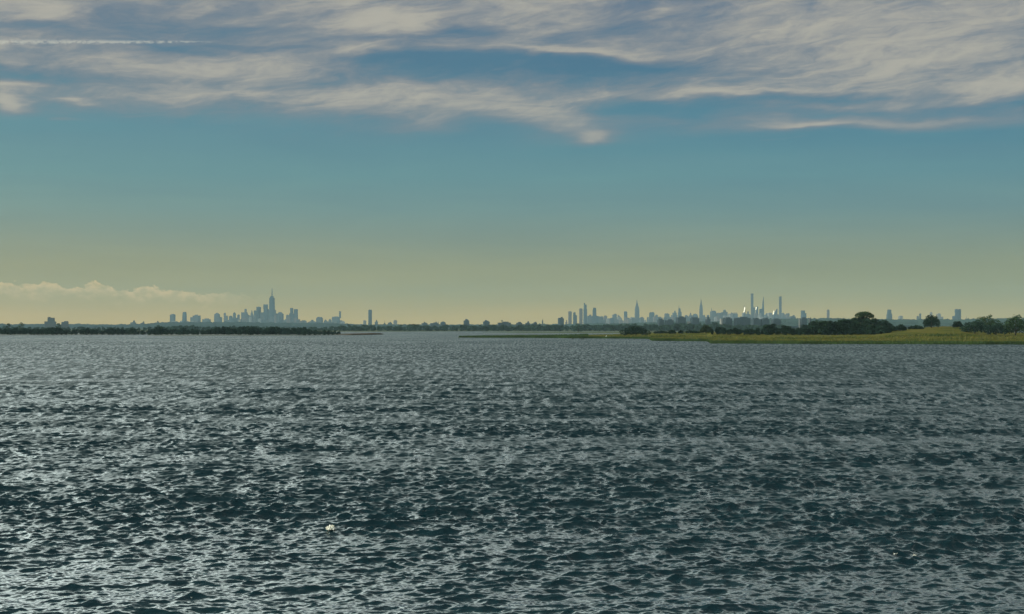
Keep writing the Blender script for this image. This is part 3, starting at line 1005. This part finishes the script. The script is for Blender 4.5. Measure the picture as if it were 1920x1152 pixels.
GL = 'towers of the left skyline'
GM = 'towers of the right skyline'
LD = 18500.0
Bd = building
ROT_L = -0.32
C_, G_, K_, D_, P_ = 'facade_concrete', 'facade_glass', 'facade_brick', 'facade_dark', 'facade_pale'
tower_rows = [
    # ---- far left
    ('apartment_block', 'tallest pale stepped block above the far left island', 7500, [('wall', 83, 106, 603), ('upper_block', 89, 103, 596.2), ('roof_housing', 90, 95, 594.6)], C_, 0.2, None),
    ('apartment_block', 'lower pale twin block right of the stepped block at far left', 7600, [('wall', 115, 129, 604), ('upper_block', 121, 128.5, 602.4)], C_, 0.2, None),
    ('office_block', 'small block with a central turret at the left start of the skyline ridge', 12000, [('wall', 245, 255, 605), ('turret', 250, 253, 601.3)], C_, ROT_L, None),
    ('office_block', 'small block with a turret at its right end before the ridge', 12000, [('wall', 264, 271, 606), ('turret', 268, 270.2, 603)], C_, ROT_L, None),
    ('office_block', 'small gabled block just left of the flat topped square tower', 12000, [('wall', 292, 299.5, 605), ('turret', 294.5, 297, 602.2)], C_, ROT_L, None),
    # ---- left skyline
    ('office_tower', 'square flat topped tower first from the left of the left skyline', LD, [('body', 319, 328.5, 590.2), ('roof_housing', 321, 326, 589)], C_, ROT_L, None),
    ('office_tower', 'tapering tower with a narrow top between the square tower and the stepped slab', LD, [('body', 341.5, 350.5, 592, {'tl': 342.3, 'tr': 349.8}), ('upper_tier', 342.3, 349.6, 585.2, {'tl': 343, 'tr': 349})], G_, ROT_L, None),
    ('office_tower', 'wide stepped slab with its lower step on the left', LD, [('body', 357, 376, 595), ('upper_tier', 361.5, 375.8, 592), ('roof_housing', 365, 371, 590.6)], C_, ROT_L, 60),
    ('office_block', 'low wide block in the gap right of the stepped slab', LD, [('body', 379.5, 395, 599), ('roof_housing', 384, 391, 597.5)], C_, ROT_L, 60),
    ('office_tower', 'tower with a peaked roof and a lower right shoulder', LD, [('body', 402, 416, 595), ('upper_tier', 402, 412, 589.5), ('peaked_roof', 402.5, 411.5, 586.8, {'tl': 406, 'tr': 408})], C_, ROT_L, None),
    ('office_tower', 'thin brownish tower right of the peaked tower', LD, [('body', 419.5, 423.5, 588), ('roof_housing', 420, 423, 586.7)], K_, ROT_L, None),
    ('office_block', 'sloping fronted block rising to the right behind the thin brownish tower', LD, [('body', 425, 439, 600), ('upper_tier', 429, 439, 595.5, {'tl': 432, 'tr': 439})], C_, ROT_L, 60),
    ('office_tower', 'small tower with a pointed cap over the sloping block', LD, [('body', 437, 442, 588), ('pointed_cap', 437.3, 441.7, 585.8, {'tl': 439, 'tr': 440})], C_, ROT_L, None),
    ('office_tower', 'short plain tower left of the finial tower', LD, [('body', 445, 449.3, 591), ('roof_housing', 446, 448.6, 590)], C_, ROT_L, None),
    ('office_tower', 'broad tower with a square finial and a sloping right shoulder', LD, [('body', 452.5, 467.5, 592), ('upper_tier', 452.5, 466, 586, {'tl': 452.5, 'tr': 463.5}), ('finial', 458.5, 462.5, 579.6)], C_, ROT_L, 60),
    ('office_tower', 'slim tower ending in a steep pyramid left of the shouldered tower', LD, [('body', 469, 475.5, 592), ('pyramid_roof', 469.5, 475, 582, {'tl': 471.8, 'tr': 472.6})], C_, ROT_L, None),
    ('office_tower', 'tall block with a lower shoulder on its left side', LD, [('body', 476.5, 489, 582.5), ('upper_tier', 481, 489, 575.6)], G_, ROT_L, None),
    ('office_tower', 'lower block filling the gap before the tall slab left of the spired tower', LD, [('body', 488.5, 495.5, 587), ('roof_housing', 490, 494, 586)], C_, ROT_L, None),
    ('office_tower', 'tall flat slab standing just left of the tallest spired tower', LD, [('body', 494.5, 504, 580), ('upper_tier', 494, 502, 571.2)], G_, ROT_L, None),
    ('skyscraper', 'tallest tower of the left skyline with tapering sides and a long needle spire', 18300, [('body', 504.6, 515.6, 559, {'tl': 505.2, 'tr': 514.6}), ('roof_cap', 506, 513.6, 555.3, {'tl': 507.5, 'tr': 512}), ('spire', 508.9, 511.1, 541, {'spire': 1})], G_, ROT_L, None),
    ('office_tower', 'narrow shoulder block touching the right side of the spired tower', LD, [('body', 515, 517.5, 582), ('lower_wing', 514, 521, 588, {'ground': 1})], C_, ROT_L, None),
    ('office_tower', 'blunt tower with chamfered top right of the spired tower', LD, [('body', 520.5, 531.5, 589), ('chamfered_top', 520.5, 531, 585.6, {'tl': 522.5, 'tr': 527.5})], C_, ROT_L, None),
    ('office_tower', 'narrow low tower on the left flank of the twin towers', LD, [('body', 536.5, 544, 592), ('upper_tier', 537, 540.5, 590.4)], C_, ROT_L, None),
    ('office_tower', 'left one of two close tall twin towers right of the spired tower', LD, [('body', 542.5, 550.5, 588), ('upper_tier', 544, 549.6, 577.8)], G_, ROT_L, None),
    ('office_tower', 'right one of two close tall twin towers, with a flaring foot', LD, [('body', 549, 562, 602, {'tl': 550, 'tr': 559}), ('upper_tier', 551, 558.8, 580, {'tl': 551.2, 'tr': 558.2})], G_, ROT_L, None),
    ('office_block', 'low flat block right of the twin towers', LD, [('body', 563.5, 574.5, 602), ('roof_housing', 566, 572, 600.8)], C_, ROT_L, 60),
    ('office_block', 'low block with a small pointed roof in the gap of the left skyline', LD, [('body', 580.5, 590.5, 603), ('pointed_roof', 582, 589, 599.6, {'tl': 584.5, 'tr': 586.5})], C_, ROT_L, 60),
    ('office_block', 'solid square block with clipped corners right of the pointed roof', LD, [('body', 593, 605.3, 597), ('clipped_top', 593.5, 605, 594.6, {'tl': 595.5, 'tr': 603})], C_, ROT_L, 60),
    ('office_block', 'small humped block between the clipped block and the slab with the thin tower', LD, [('body', 607.5, 613.8, 602), ('hump', 608.2, 613, 599.4, {'tl': 609.5, 'tr': 611.5})], C_, ROT_L, None),
    ('office_block', 'narrow block against the left end of the slab with the thin tower', LD, [('body', 616, 621.5, 600), ('roof_housing', 617, 620, 598.6)], C_, ROT_L, None),
    ('office_block', 'wide flat slab with a tall thin tower at its right end', LD, [('body', 622.5, 637, 594.4), ('stair_tower', 635.8, 639.4, 585, {'on': 597}), ('tower_top', 635.2, 639.8, 584.2, {'on': 585}), ('foot', 637, 642, 601, {'ground': 1})], C_, ROT_L, 60),
    # ---- middle
    ('apartment_block', 'squat block left of the lone slab tower', 14000, [('wall', 680.5, 687, 602), ('roof_housing', 681.5, 686, 600.8)], P_, 0.25, None),
    ('office_tower', 'lone tall plain slab tower standing between the two skylines', 14000, [('body', 690.3, 697.6, 582), ('roof_housing', 691, 697, 581)], G_, 0.25, None),
    ('apartment_block', 'stepped block with a small peak right of the lone slab tower', 14000, [('wall', 702.5, 709, 603.5), ('peak', 704.5, 707.2, 600.2)], C_, 0.25, None),
    ('radio_mast', 'thin bare mast between the lone slab and the pale cube', 12000, [('pole', 720.4, 721.6, 601.8, {'tl': 720.8, 'tr': 721.2}), ('base_block', 719.5, 723, 606, {'ground': 1})], D_, 0.25, None),
    ('apartment_block', 'low roofs with one chimney left of the pale cube block', 12000, [('wall', 727, 735.5, 605.5), ('chimney', 731.6, 733, 603.6)], D_, 0.25, None),
    ('apartment_block', 'pale cube shaped block at the left end of the far tree belt', 12000, [('wall', 737.3, 744.8, 601.5), ('roof_housing', 739, 743.5, 600.4)], P_, 0.25, None),
    ('apartment_block', 'tiny roof with a stub chimney above the tree belt right of the pale cube', 9000, [('wall', 790, 802, 606.3), ('chimney', 794.8, 796.4, 603.2)], D_, 0.25, None),
    ('apartment_block', 'low row of roofs with two stub chimneys left of the curved roof', 9000, [('wall', 806, 823, 606.3), ('chimney', 817, 818.3, 603), ('chimney', 820.8, 822.2, 603.6, {'on': 606.3})], D_, 0.25, None),
    ('apartment_block', 'low building with a curved roof above the middle tree belt', 9000, [('wall', 825.5, 836, 606), ('curved_roof', 826, 835.5, 603.2, {'dome': 1})], D_, 0.25, None),
    ('apartment_block', 'boxy dark block with a rounded tank, left one of two above the middle tree belt', 7500, [('wall', 869, 880, 601.2), ('roof_tank', 872, 876.2, 598.6)], D_, 0.2, None),
    ('apartment_block', 'boxy dark block with a pitched centre, right one of two above the middle tree belt', 7500, [('wall', 905.5, 918.2, 603.2), ('roof_tank', 908, 914, 600.5, {'tl': 909.5, 'tr': 912.5})], D_, 0.2, None),
    ('apartment_block', 'long low building with a water tank on legs', 7000, [('wall', 933, 958, 605.2), ('tank_stand', 940.6, 941.6, 602.8), ('water_tank', 939.4, 942.8, 600.8)], D_, 0.2, 25),
    ('apartment_block', 'wide low dark building right of the long one with the tank', 7000, [('wall', 968, 979, 605.6), ('roof_housing', 971, 976, 604.6)], D_, 0.2, 25),
    ('apartment_block', 'low building with a square stack left of the thin chimney', 7000, [('wall', 985, 994, 606), ('stack', 989, 992, 602.8)], D_, 0.2, None),
    ('apartment_block', 'low hump roofed building between the square stack and the thin chimney', 7000, [('wall', 1000, 1007, 605.4), ('hump', 1001, 1006, 603.8, {'tl': 1002.5, 'tr': 1004.5})], D_, 0.2, None),
    ('chimney', 'thin free standing chimney left of the right skyline', 9000, [('stack', 1016, 1018.6, 602), ('stack_top', 1016.4, 1018.2, 599.4)], C_, 0.2, None),
    # ---- right skyline
    ('apartment_block', 'dark ribbed block with roof bumps at the left end of the right skyline', 9000, [('wall', 1046, 1057.4, 597.2), ('roof_housing', 1047, 1051, 596.2), ('roof_housing', 1052, 1055, 594.6, {'on': 597.2})], D_, 0.25, None),
    ('office_block', 'very small block between the dark ribbed block and the tan slab', 14000, [('body', 1060, 1064, 604), ('upper_tier', 1061, 1063.4, 600.8)], K_, 0.25, None),
    ('office_tower', 'plain tan slab tower, leftmost tall one of the right skyline', 16000, [('body', 1065.3, 1072, 585), ('roof_housing', 1066, 1071.4, 584)], K_, 0.2, None),
    ('office_tower', 'glass tower with a lower right shoulder beside the tan slab', 16000, [('body', 1074.6, 1081.8, 591.5), ('upper_tier', 1074.8, 1079.4, 586.6), ('roof_housing', 1075.8, 1078.6, 585.6)], G_, 0.2, None),
    ('office_tower', 'slim brown tower with a pale central strip', 16500, [('body', 1085.6, 1092.4, 580), ('pale_strip', 1088, 1090.2, 584, {'ground': 1, 'mat': P_}), ('roof_housing', 1086.4, 1091.4, 578.6, {'on': 580})], K_, 0.2, None),
    ('skyscraper', 'tallest glass tower of the western group, its twin tops stepping down to the right', 17500, [('body', 1093.6, 1101.4, 580, {'tl': 1094.2, 'tr': 1100.6}), ('upper_tier', 1094.4, 1100.2, 571.4, {'tl': 1094.8, 'tr': 1099.8}), ('tall_top', 1094.8, 1097.2, 568.4)], G_, 0.2, None),
    ('office_block', 'low block between the two tallest western glass towers', 17500, [('body', 1102, 1110, 593), ('upper_tier', 1104.5, 1108.5, 590.4)], C_, 0.2, None),
    ('skyscraper', 'blunt tall tower with wide base right of the twin topped tower', 17500, [('body', 1108, 1122, 593), ('shaft', 1111, 1118.4, 580, {'tl': 1111.4, 'tr': 1117.8}), ('crown', 1112, 1117.4, 577.4)], G_, 0.2, None),
    ('office_block', 'sloping roofed mid rise right of the blunt tall tower', 18000, [('body', 1121, 1131, 595.5), ('upper_tier', 1121.5, 1126, 593.6)], C_, 0.2, None),
    ('office_block', 'box with dark penthouse in the dip before the paired slabs', 18000, [('body', 1131.6, 1138.4, 593.4), ('penthouse', 1132.6, 1137.4, 592)], K_, 0.2, None),
    ('office_block', 'lowest long block in the dip of the right skyline', 18000, [('body', 1139, 1148, 598.4), ('roof_housing', 1141, 1145, 597.4)], C_, 0.2, 60),
    ('office_tower', 'double slab with a pale left half', 18500, [('body', 1148, 1156.4, 590.2), ('pale_half', 1147.6, 1152, 590.8, {'ground': 1, 'mat': P_}), ('roof_housing', 1151.5, 1156, 588.8, {'on': 590.2})], C_, 0.2, None),
    ('office_tower', 'slant topped small tower right of the double slab', 18500, [('body', 1158, 1163.6, 592.5, {'slope': -4}), ('foot', 1160, 1166, 597, {'ground': 1})], K_, 0.2, None),
    ('office_tower', 'dark green plain shaft left of the stepped tower with mast', 18500, [('body', 1170, 1176, 585.2), ('roof_housing', 1170.8, 1175, 584.2), ('wing', 1175, 1180.4, 596.2, {'ground': 1})], G_, 0.2, None),
    ('office_block', 'low block at the left foot of the stepped tower with mast', 18500, [('body', 1181, 1190, 597), ('upper_tier', 1183, 1189, 595.6)], C_, 0.2, None),
    ('skyscraper', 'classic stepped stone tower tapering to a tall mast', 19300, [('body', 1189.8, 1199, 579, {'tl': 1190.3, 'tr': 1198.5}), ('upper_tier', 1190.6, 1198.2, 575, {'tl': 1191.4, 'tr': 1197.4}), ('crown', 1191.8, 1197, 568, {'tl': 1193, 'tr': 1195.6}), ('mast', 1193.2, 1195.2, 562.6, {'spire': 1})], C_, 0.2, None),
    ('office_block', 'low block at the right foot of the stepped tower with mast', 18500, [('body', 1199, 1207.6, 596.4), ('upper_tier', 1201, 1206, 594.8)], C_, 0.2, None),
    ('office_tower', 'broad square blue tower right of the stepped tower with mast', 18500, [('body', 1217.4, 1226.8, 587), ('roof_housing', 1218.6, 1225.8, 585.8)], G_, 0.2, None),
    ('office_tower', 'narrow plain tower between the two broad square towers', 18500, [('body', 1228.4, 1233.6, 592), ('roof_housing', 1229, 1232.8, 590.4)], C_, 0.2, None),
    ('office_tower', 'broad square tower with a rounded right corner', 18500, [('body', 1246, 1255, 589.4), ('roof_housing', 1246.6, 1253, 588)], C_, 0.2, None),
    ('office_tower', 'stepped ziggurat tower climbing to the right', 19000, [('body', 1258.5, 1270, 591), ('upper_tier', 1261, 1268.6, 586.6), ('peak', 1264, 1266.6, 582.8)], C_, 0.2, None),
    ('skyscraper', 'tapered tower with a thin antenna right of the ziggurat', 19300, [('body', 1271, 1278.6, 586, {'tl': 1271.4, 'tr': 1277.8}), ('upper_tier', 1271.8, 1276.8, 578.4, {'tl': 1272.4, 'tr': 1275.8}), ('antenna', 1272.6, 1273.6, 572.4, {'spire': 1})], G_, 0.2, None),
    ('office_block', 'plain low box right of the antenna tower', 18500, [('body', 1283.6, 1289.4, 592.2), ('roof_housing', 1285, 1288.4, 591)], C_, 0.2, None),
    ('office_tower', 'small tower with a little pointed top left of the dome', 18500, [('body', 1292, 1297.4, 591), ('pointed_top', 1292.8, 1296.6, 586.6, {'tl': 1294, 'tr': 1295.4})], K_, 0.2, None),
    ('office_block', 'broad building with a rounded dome like top', 18500, [('body', 1298.4, 1308.6, 592), ('domed_roof', 1298.8, 1308.2, 588.4, {'dome': 1})], C_, 0.2, None),
    ('skyscraper', 'slender tower with a needle crown in the centre of the right skyline', 19300, [('body', 1311, 1318, 580, {'tl': 1311.3, 'tr': 1317.6}), ('upper_tier', 1311.5, 1317.4, 572, {'tl': 1312.4, 'tr': 1316.6}), ('crown', 1312.6, 1316.2, 566, {'tl': 1313.8, 'tr': 1315.4}), ('needle', 1313.8, 1315.4, 560.4, {'spire': 1})], C_, 0.2, None),
    ('office_block', 'low stepped block right of the needle crowned tower', 18500, [('body', 1317.6, 1322, 591.6), ('wing', 1322, 1331, 595, {'ground': 1}), ('upper_tier', 1325.4, 1329.6, 590.8, {'on': 595})], C_, 0.2, None),
    ('office_tower', 'wide tower with a horn at its left corner', 18500, [('body', 1331.6, 1342.4, 584.4), ('upper_tier', 1335.4, 1341.6, 582.8), ('horn', 1333.4, 1335.2, 578, {'on': 584.4, 'tl': 1333.8, 'tr': 1334.6})], C_, 0.2, None),
    ('office_block', 'flat roofed block between the horned tower and the domed block', 18500, [('body', 1342, 1351.6, 587.8), ('roof_housing', 1344, 1349, 586.8)], C_, 0.2, None),
    ('office_tower', 'wide block with a raised rounded centre', 18500, [('body', 1352.2, 1364, 585.6), ('raised_centre', 1355.6, 1361.8, 581.2, {'tl': 1356.8, 'tr': 1360.6})], C_, 0.2, None),
    ('office_block', 'long flat block with a small left box, before the glinting tower', 18500, [('body', 1366, 1383, 588.4), ('roof_box', 1370.4, 1373, 586.4), ('roof_housing', 1375, 1382, 587)], C_, 0.2, 60),
    ('skyscraper', 'slender slanted tower flashing white sunlight', 19000, [('body', 1393.4, 1397.6, 578, {'tl': 1395, 'tr': 1397.4}), ('glinting_face', 1393, 1396.6, 576, {'glint': 1, 'mat': 'mirror_glass', 'on': 589}), ('spike', 1394.8, 1396, 572, {'spire': 1, 'on': 578})], G_, 0.5, None),
    ('office_block', 'low stepped block between the glinting tower and the tallest pencil tower', 18500, [('body', 1399.6, 1407.8, 590), ('upper_tier', 1401, 1404, 584.2)], C_, 0.2, None),
    ('skyscraper', 'tallest square pencil tower of the right skyline', 19000, [('body', 1408, 1412.4, 551.6), ('parapet', 1407.9, 1412.5, 550.8), ('side_wing', 1411, 1415.4, 576.4, {'ground': 1})], C_, 0.12, None),
    ('office_tower', 'tower with a white glint on top between the two tallest pencil towers', 18800, [('body', 1416.8, 1421.6, 575.6), ('glinting_face', 1415.6, 1418.4, 576, {'glint': 1, 'mat': 'mirror_glass', 'on': 581})], G_, 0.35, None),
    ('office_tower', 'plain shaft on the left flank of the tapering pencil tower', 18800, [('body', 1423.8, 1428.6, 580.4), ('roof_housing', 1424.4, 1428, 579.4)], G_, 0.2, None),
    ('skyscraper', 'very thin pencil tower tapering to a point by setbacks on its left', 19000, [('body', 1427.6, 1432.6, 580, {'tl': 1428.4, 'tr': 1432.5}), ('upper_tier', 1428.6, 1432.4, 566, {'tl': 1430, 'tr': 1432.2}), ('pointed_top', 1430.2, 1432.2, 556.8, {'tl': 1431.2, 'tr': 1432})], G_, 0.12, None),
    ('office_block', 'low block right of the tapering pencil tower', 18500, [('body', 1433, 1440, 590.4), ('upper_tier', 1436, 1439, 587.4)], C_, 0.2, None),
    ('office_block', 'flat low block left of the wedge topped tower', 18500, [('body', 1440, 1448.4, 591), ('roof_housing', 1442, 1446, 590)], C_, 0.2, None),
    ('office_tower', 'wedge topped tower whose roof slopes up to the right, with a glinting left wall', 18800, [('body', 1451.2, 1457.4, 584, {'slope': 9}), ('glinting_face', 1447.8, 1451.2, 583, {'glint': 1, 'mat': 'mirror_glass', 'on': 592})], G_, 0.2, None),
    ('skyscraper', 'second tallest square pencil tower, rightmost of the tall ones', 19000, [('body', 1460.8, 1465.4, 557), ('parapet', 1460.7, 1465.5, 556.2), ('foot', 1459, 1467.4, 592, {'ground': 1})], C_, 0.12, None),
    ('office_block', 'uneven low block right of the second pencil tower', 18500, [('body', 1470, 1479.4, 590), ('upper_tier', 1474, 1478.6, 588.2)], C_, 0.2, None),
    ('office_block', 'low dark block with a sloping roof beyond the uneven block', 15000, [('body', 1482, 1491.6, 594), ('upper_tier', 1484, 1490, 591.4, {'tl': 1487, 'tr': 1489.6})], D_, 0.2, None),
    ('office_tower', 'stout tower with a right shoulder standing apart from the pencil towers', 17000, [('body', 1502, 1511.4, 587.6), ('upper_tier', 1502, 1509, 582.6)], G_, 0.2, None),
    ('office_tower', 'lone thin shaft left of the umbrella tree', 17000, [('body', 1550.4, 1555, 581.6), ('roof_housing', 1550.8, 1554.6, 580.8)], K_, 0.2, None),
    ('office_tower', 'tower with a tapering left side just right of the umbrella tree', 15000, [('body', 1661.6, 1672.4, 589, {'tl': 1663, 'tr': 1672}), ('upper_tier', 1663.4, 1671, 580.8, {'tl': 1664.6, 'tr': 1670.6})], G_, 0.2, None),
    ('office_block', 'small pale box between the tapering tower and the large round tree', 15000, [('body', 1684.6, 1692.2, 593.4), ('roof_housing', 1686, 1691, 592.4)], P_, 0.2, None),
    ('office_block', 'small low block left of the thin shaft beside the round tree', 15000, [('body', 1718.8, 1722.6, 594), ('roof_housing', 1719.6, 1722, 592.8)], C_, 0.2, None),
    ('office_tower', 'thin shaft left of the large round tree', 15000, [('body', 1723.6, 1727, 589), ('roof_housing', 1724, 1726.6, 588)], C_, 0.2, None),
    ('office_block', 'block peeping over the top of the large round tree', 15000, [('body', 1743.6, 1748, 586.4), ('roof_housing', 1744.4, 1747, 585.4)], P_, 0.2, None),
    ('office_tower', 'pale tower half hidden behind the right side of the large round tree', 15000, [('body', 1756.6, 1763.4, 588.6), ('side_wing', 1762, 1768, 594, {'ground': 1})], P_, 0.2, None),
    ('office_tower', 'twin slab tower with a dark seam down its middle, at the far right', 15000, [('body', 1790.6, 1795.4, 580.4), ('right_slab', 1796, 1801.4, 580.2, {'ground': 1}), ('low_wing', 1786, 1791, 593, {'ground': 1})], G_, 0.15, None),
    ('radio_mast', 'short mast on the ridge right of the twin slab tower', 12000, [('pole', 1811.4, 1812.6, 593.6, {'tl': 1811.8, 'tr': 1812.2}), ('base_block', 1810, 1814, 598, {'ground': 1})], D_, 0.2, None),
    # ---- nearer dark blocks before the right skyline
    ('brick_block', 'dark brick block with a small roof box below the broad square towers', 6400, [('wall', 1232.4, 1245, 599.6), ('roof_housing', 1234.6, 1237.6, 597.4)], D_, 0.3, 25),
    ('brick_block', 'dark brick block with a stepped roof below the ziggurat tower', 6400, [('wall', 1247, 1263, 600.8), ('roof_housing', 1253, 1258, 599)], D_, 0.3, 25),
    ('brick_block', 'large dark teal block below the antenna tower', 6400, [('wall', 1267, 1286, 595.4), ('roof_housing', 1273, 1278, 593.4)], D_, 0.3, 25),
    ('brick_block', 'pair of dark teal slabs below the dome, left of the needle crown', 6400, [('wall', 1294, 1311, 597), ('roof_housing', 1296, 1300, 595.4), ('side_wing', 1289, 1294, 603, {'ground': 1, 'mat': P_})], D_, 0.3, 25),
    ('brick_block', 'dark block with a tall core right of the needle crown', 6400, [('wall', 1322.6, 1332, 599), ('core', 1325.6, 1329.6, 594)], D_, 0.3, 25),
    ('brick_block', 'dark brick slab whose left wall is lit pink by the sun', 5600, [('wall', 1354, 1373, 597.4), ('sunlit_wall', 1349.4, 1356.4, 598, {'ground': 1, 'mat': 'facade_pale'}), ('roof_housing', 1356, 1360, 596, {'on': 597.4})], D_, 0.55, 22),  # sunlight on the left wall is put into its paler facade colour
    ('brick_block', 'longest dark slab with a roof box at its middle, right of the pink lit wall', 5600, [('wall', 1376, 1407, 596.4), ('roof_housing', 1389.6, 1393.4, 594)], D_, 0.25, 25),
    ('brick_block', 'dark slab with small roof bumps below the two tallest pencil towers', 5700, [('wall', 1408.6, 1425.6, 598.6), ('roof_housing', 1411, 1414, 596.8), ('roof_housing', 1418, 1420, 597.6, {'on': 598.6})], D_, 0.25, 25),
    ('brick_block', 'dark slab below the wedge topped tower', 5700, [('wall', 1427, 1442, 598.4), ('roof_housing', 1430, 1434, 596.6)], D_, 0.25, 25),
    ('brick_block', 'dark slab hidden partly by trees below the second pencil tower', 5800, [('wall', 1446, 1463, 599.4), ('roof_housing', 1450, 1456, 597.8)], D_, 0.25, 25),
    ('brick_block', 'block with two pale sunlit edges left of the wood', 5600, [('wall', 1499.4, 1512.6, 597.2), ('sunlit_wall', 1497.6, 1500.2, 598.4, {'ground': 1, 'mat': P_})], D_, 0.3, 25),  # paler facade stands for the sunlit edge
    ('brick_block', 'narrow pink lit block at the left start of the wood', 5600, [('wall', 1517.6, 1521.4, 598), ('sunlit_wall', 1516.2, 1518.6, 598.6, {'ground': 1, 'mat': P_})], D_, 0.4, 25),  # sunlit side again given by a lighter wall colour
]
for (nm, lb, dd, tiers, mt, rt, fl) in tower_rows:
    cat = {'radio_mast': 'mast', 'chimney': 'chimney', 'skyscraper': 'skyscraper', 'office_tower': 'tower'}.get(nm, 'building')
    grp = 'towers of the left skyline' if dd in (LD, 18300.0, 18300) and tiers[0][1] < 700 else ('towers of the right skyline' if dd >= 14000 and tiers[0][1] > 1000 else None)
    Bd(nm, lb, dd, tiers, mt, rt, fl, cat, grp)

# low city blocks that fill the feet of both skylines
bush(1845, 1890, 604, 1160, 'dark bush filling the gap between the windswept tree and the tall olive tree', 80, n=1000)
rnd = random.Random(4)
for (l, r, y0, y1, n, lb, grp, dd, rt) in (
        (424, 562, 591, 602, 38, 'low grey block in the crowded foot of the left skyline', 'low blocks at the foot of the left skyline', 18000, ROT_L),
        (318, 424, 602, 605, 12, 'low grey roof on the ridge at the left start of the skyline', 'low roofs left of the left skyline', 17500, ROT_L),
        (562, 645, 601, 606, 16, 'low grey roof at the right end of the left skyline', 'low roofs right of the left skyline', 17500, ROT_L),
        (1095, 1345, 593, 602, 58, 'low grey block in the crowded foot of the right skyline', 'low blocks at the foot of the right skyline', 17800, 0.2),
        (1345, 1485, 587, 597, 34, 'low grey block among the feet of the pencil towers', 'low blocks below the pencil towers', 17800, 0.2)):
    for k in range(n):
        px = l + (r - l) * (k + rnd.uniform(0.1, 0.9)) / n
        w = rnd.uniform(3.5, 8.0)
        Bd('city_block', lb, dd + rnd.uniform(-250, 250), [('wall', px - w / 2, px + w / 2, rnd.uniform(y0, y1))], rnd.choice([C_, C_, G_, K_, P_]), rt, 70, 'building', grp)

# ------------------------------------------------------------------ small things on the water and the marsh


def blob(name, mat, rad, n, seed, parent=None, squash=0.7, spread=0.5):
    """ragged lump of spray, glint or mud made of many small facets"""
    rng = np.random.default_rng(seed)
    mb = MB()
    for _ in range(n):
        c = rng.normal(0, spread, 3) * rad
        c[2] = abs(c[2]) * squash
        s = rad * rng.uniform(0.12, 0.4)
        pts = rng.normal(0, 1, (6, 3))
        pts = c + pts / np.linalg.norm(pts, axis=1)[:, None] * s
        mb.add([tuple(p) for p in pts], [(0, 1, 2), (2, 3, 4), (4, 5, 0), (0, 2, 4), (1, 3, 5), (1, 2, 3), (3, 4, 5), (5, 0, 1)])
    return mb.build(name, mat, parent)


def splash(px, py, rad, n, seed, label, name='spray', group=None):
    d = dist(py)
    o = blob(name, 'white_foam_glint', rad, n, seed)
    o.location = (wx(px, d), d, 0.12)
    return tag(o, label, 'splash', group)


splash(620, 996, 0.19, 110, 3, 'sunlit burst of white spray on a wave, left of centre in the foreground')
splash(636, 991, 0.05, 8, 4, 'tiny white drop of spray right beside the big burst')
splash(1676, 1043, 0.075, 16, 5, 'slanted white fleck on a dark wave, left of two', group='white flecks on the dark wave')  # this fleck and the next: crest glints modelled as white lumps
splash(1714, 1046, 0.065, 14, 6, 'round white fleck on a dark wave, right of two', group='white flecks on the dark wave')

for k, (px, py) in enumerate(((8, 957), (180, 954), (125, 1124), (247, 1126), (361, 1126), (1638, 1018), (1717, 1064))):
    splash(px, py, 0.035, 7, 20 + k, 'lone tiny sun glint built as a white speck among the dark foreground waves', group='lone sun glints built as specks')  # sun glints on the water, given as small white lumps

for (px, py, w, lb) in ((1073.5, 636.4, 1.3, 'small dark mud clump in the water off the marsh edge, left one'), (1092, 636.8, 2.2, 'larger dark mud clump with a stump off the marsh edge, right one')):
    d = dist(py)
    o = blob('mud_clump', 'mud', w * 0.8, 30, int(px), squash=0.5)
    o.location = (wx(px, d), d, 0.0)
    tag(o, lb, 'mud clump')

# white wading bird on the marsh
d = 1360.0
x = wx(1136.6, d)
z = max(marsh_z(x, d), 0.5)
b = empty('white_bird', (x, d, z + 0.7))
tag(b, 'tiny bright white bird standing on the brown marsh left of the dome of bushes', 'bird')
mb = MB()
mb.tube([(-0.55, 0, 0.62), (-0.3, 0, 0.78), (0.0, 0, 0.95), (0.22, 0, 1.05), (0.34, 0, 1.25), (0.26, 0, 1.45), (0.34, 0, 1.62), (0.46, 0, 1.62)], [0.05, 0.2, 0.3, 0.2, 0.09, 0.07, 0.09, 0.05], 10)
mb.build('body', 'white_feather', b, True)
mb = MB()
mb.tube([(0.46, 0, 1.62), (0.68, 0, 1.58)], [0.04, 0.01], 6)
mb.build('bill', 'bird_dark', b)
for s in (-0.08, 0.08):
    mb = MB()
    mb.tube([(0, s, -0.3), (0.05, s, 0.35), (0, s, 0.8)], [0.025, 0.025, 0.04], 6)
    mb.build('leg', 'bird_dark', b)

# ------------------------------------------------------------------ haze: one box of even air round everything
m = bpy.data.materials.new('haze_air')
m.use_nodes = True
nt = m.node_tree
nt.nodes.clear()
out = nt.nodes.new('ShaderNodeOutputMaterial')
pv = nt.nodes.new('ShaderNodeVolumePrincipled')
pv.inputs['Color'].default_value = (0.27, 0.40, 0.47, 1)
pv.inputs['Density'].default_value = 3.3e-5
pv.inputs['Anisotropy'].default_value = 0.0
nt.links.new(pv.outputs[0], out.inputs['Volume'])
MATS['haze_air'] = m
mb = MB()
mb.frustum(0, 11300, -1.6, 620, 24000, 23400, 24000, 23400, 0)
tag(mb.build('haze', 'haze_air'), kind='stuff')
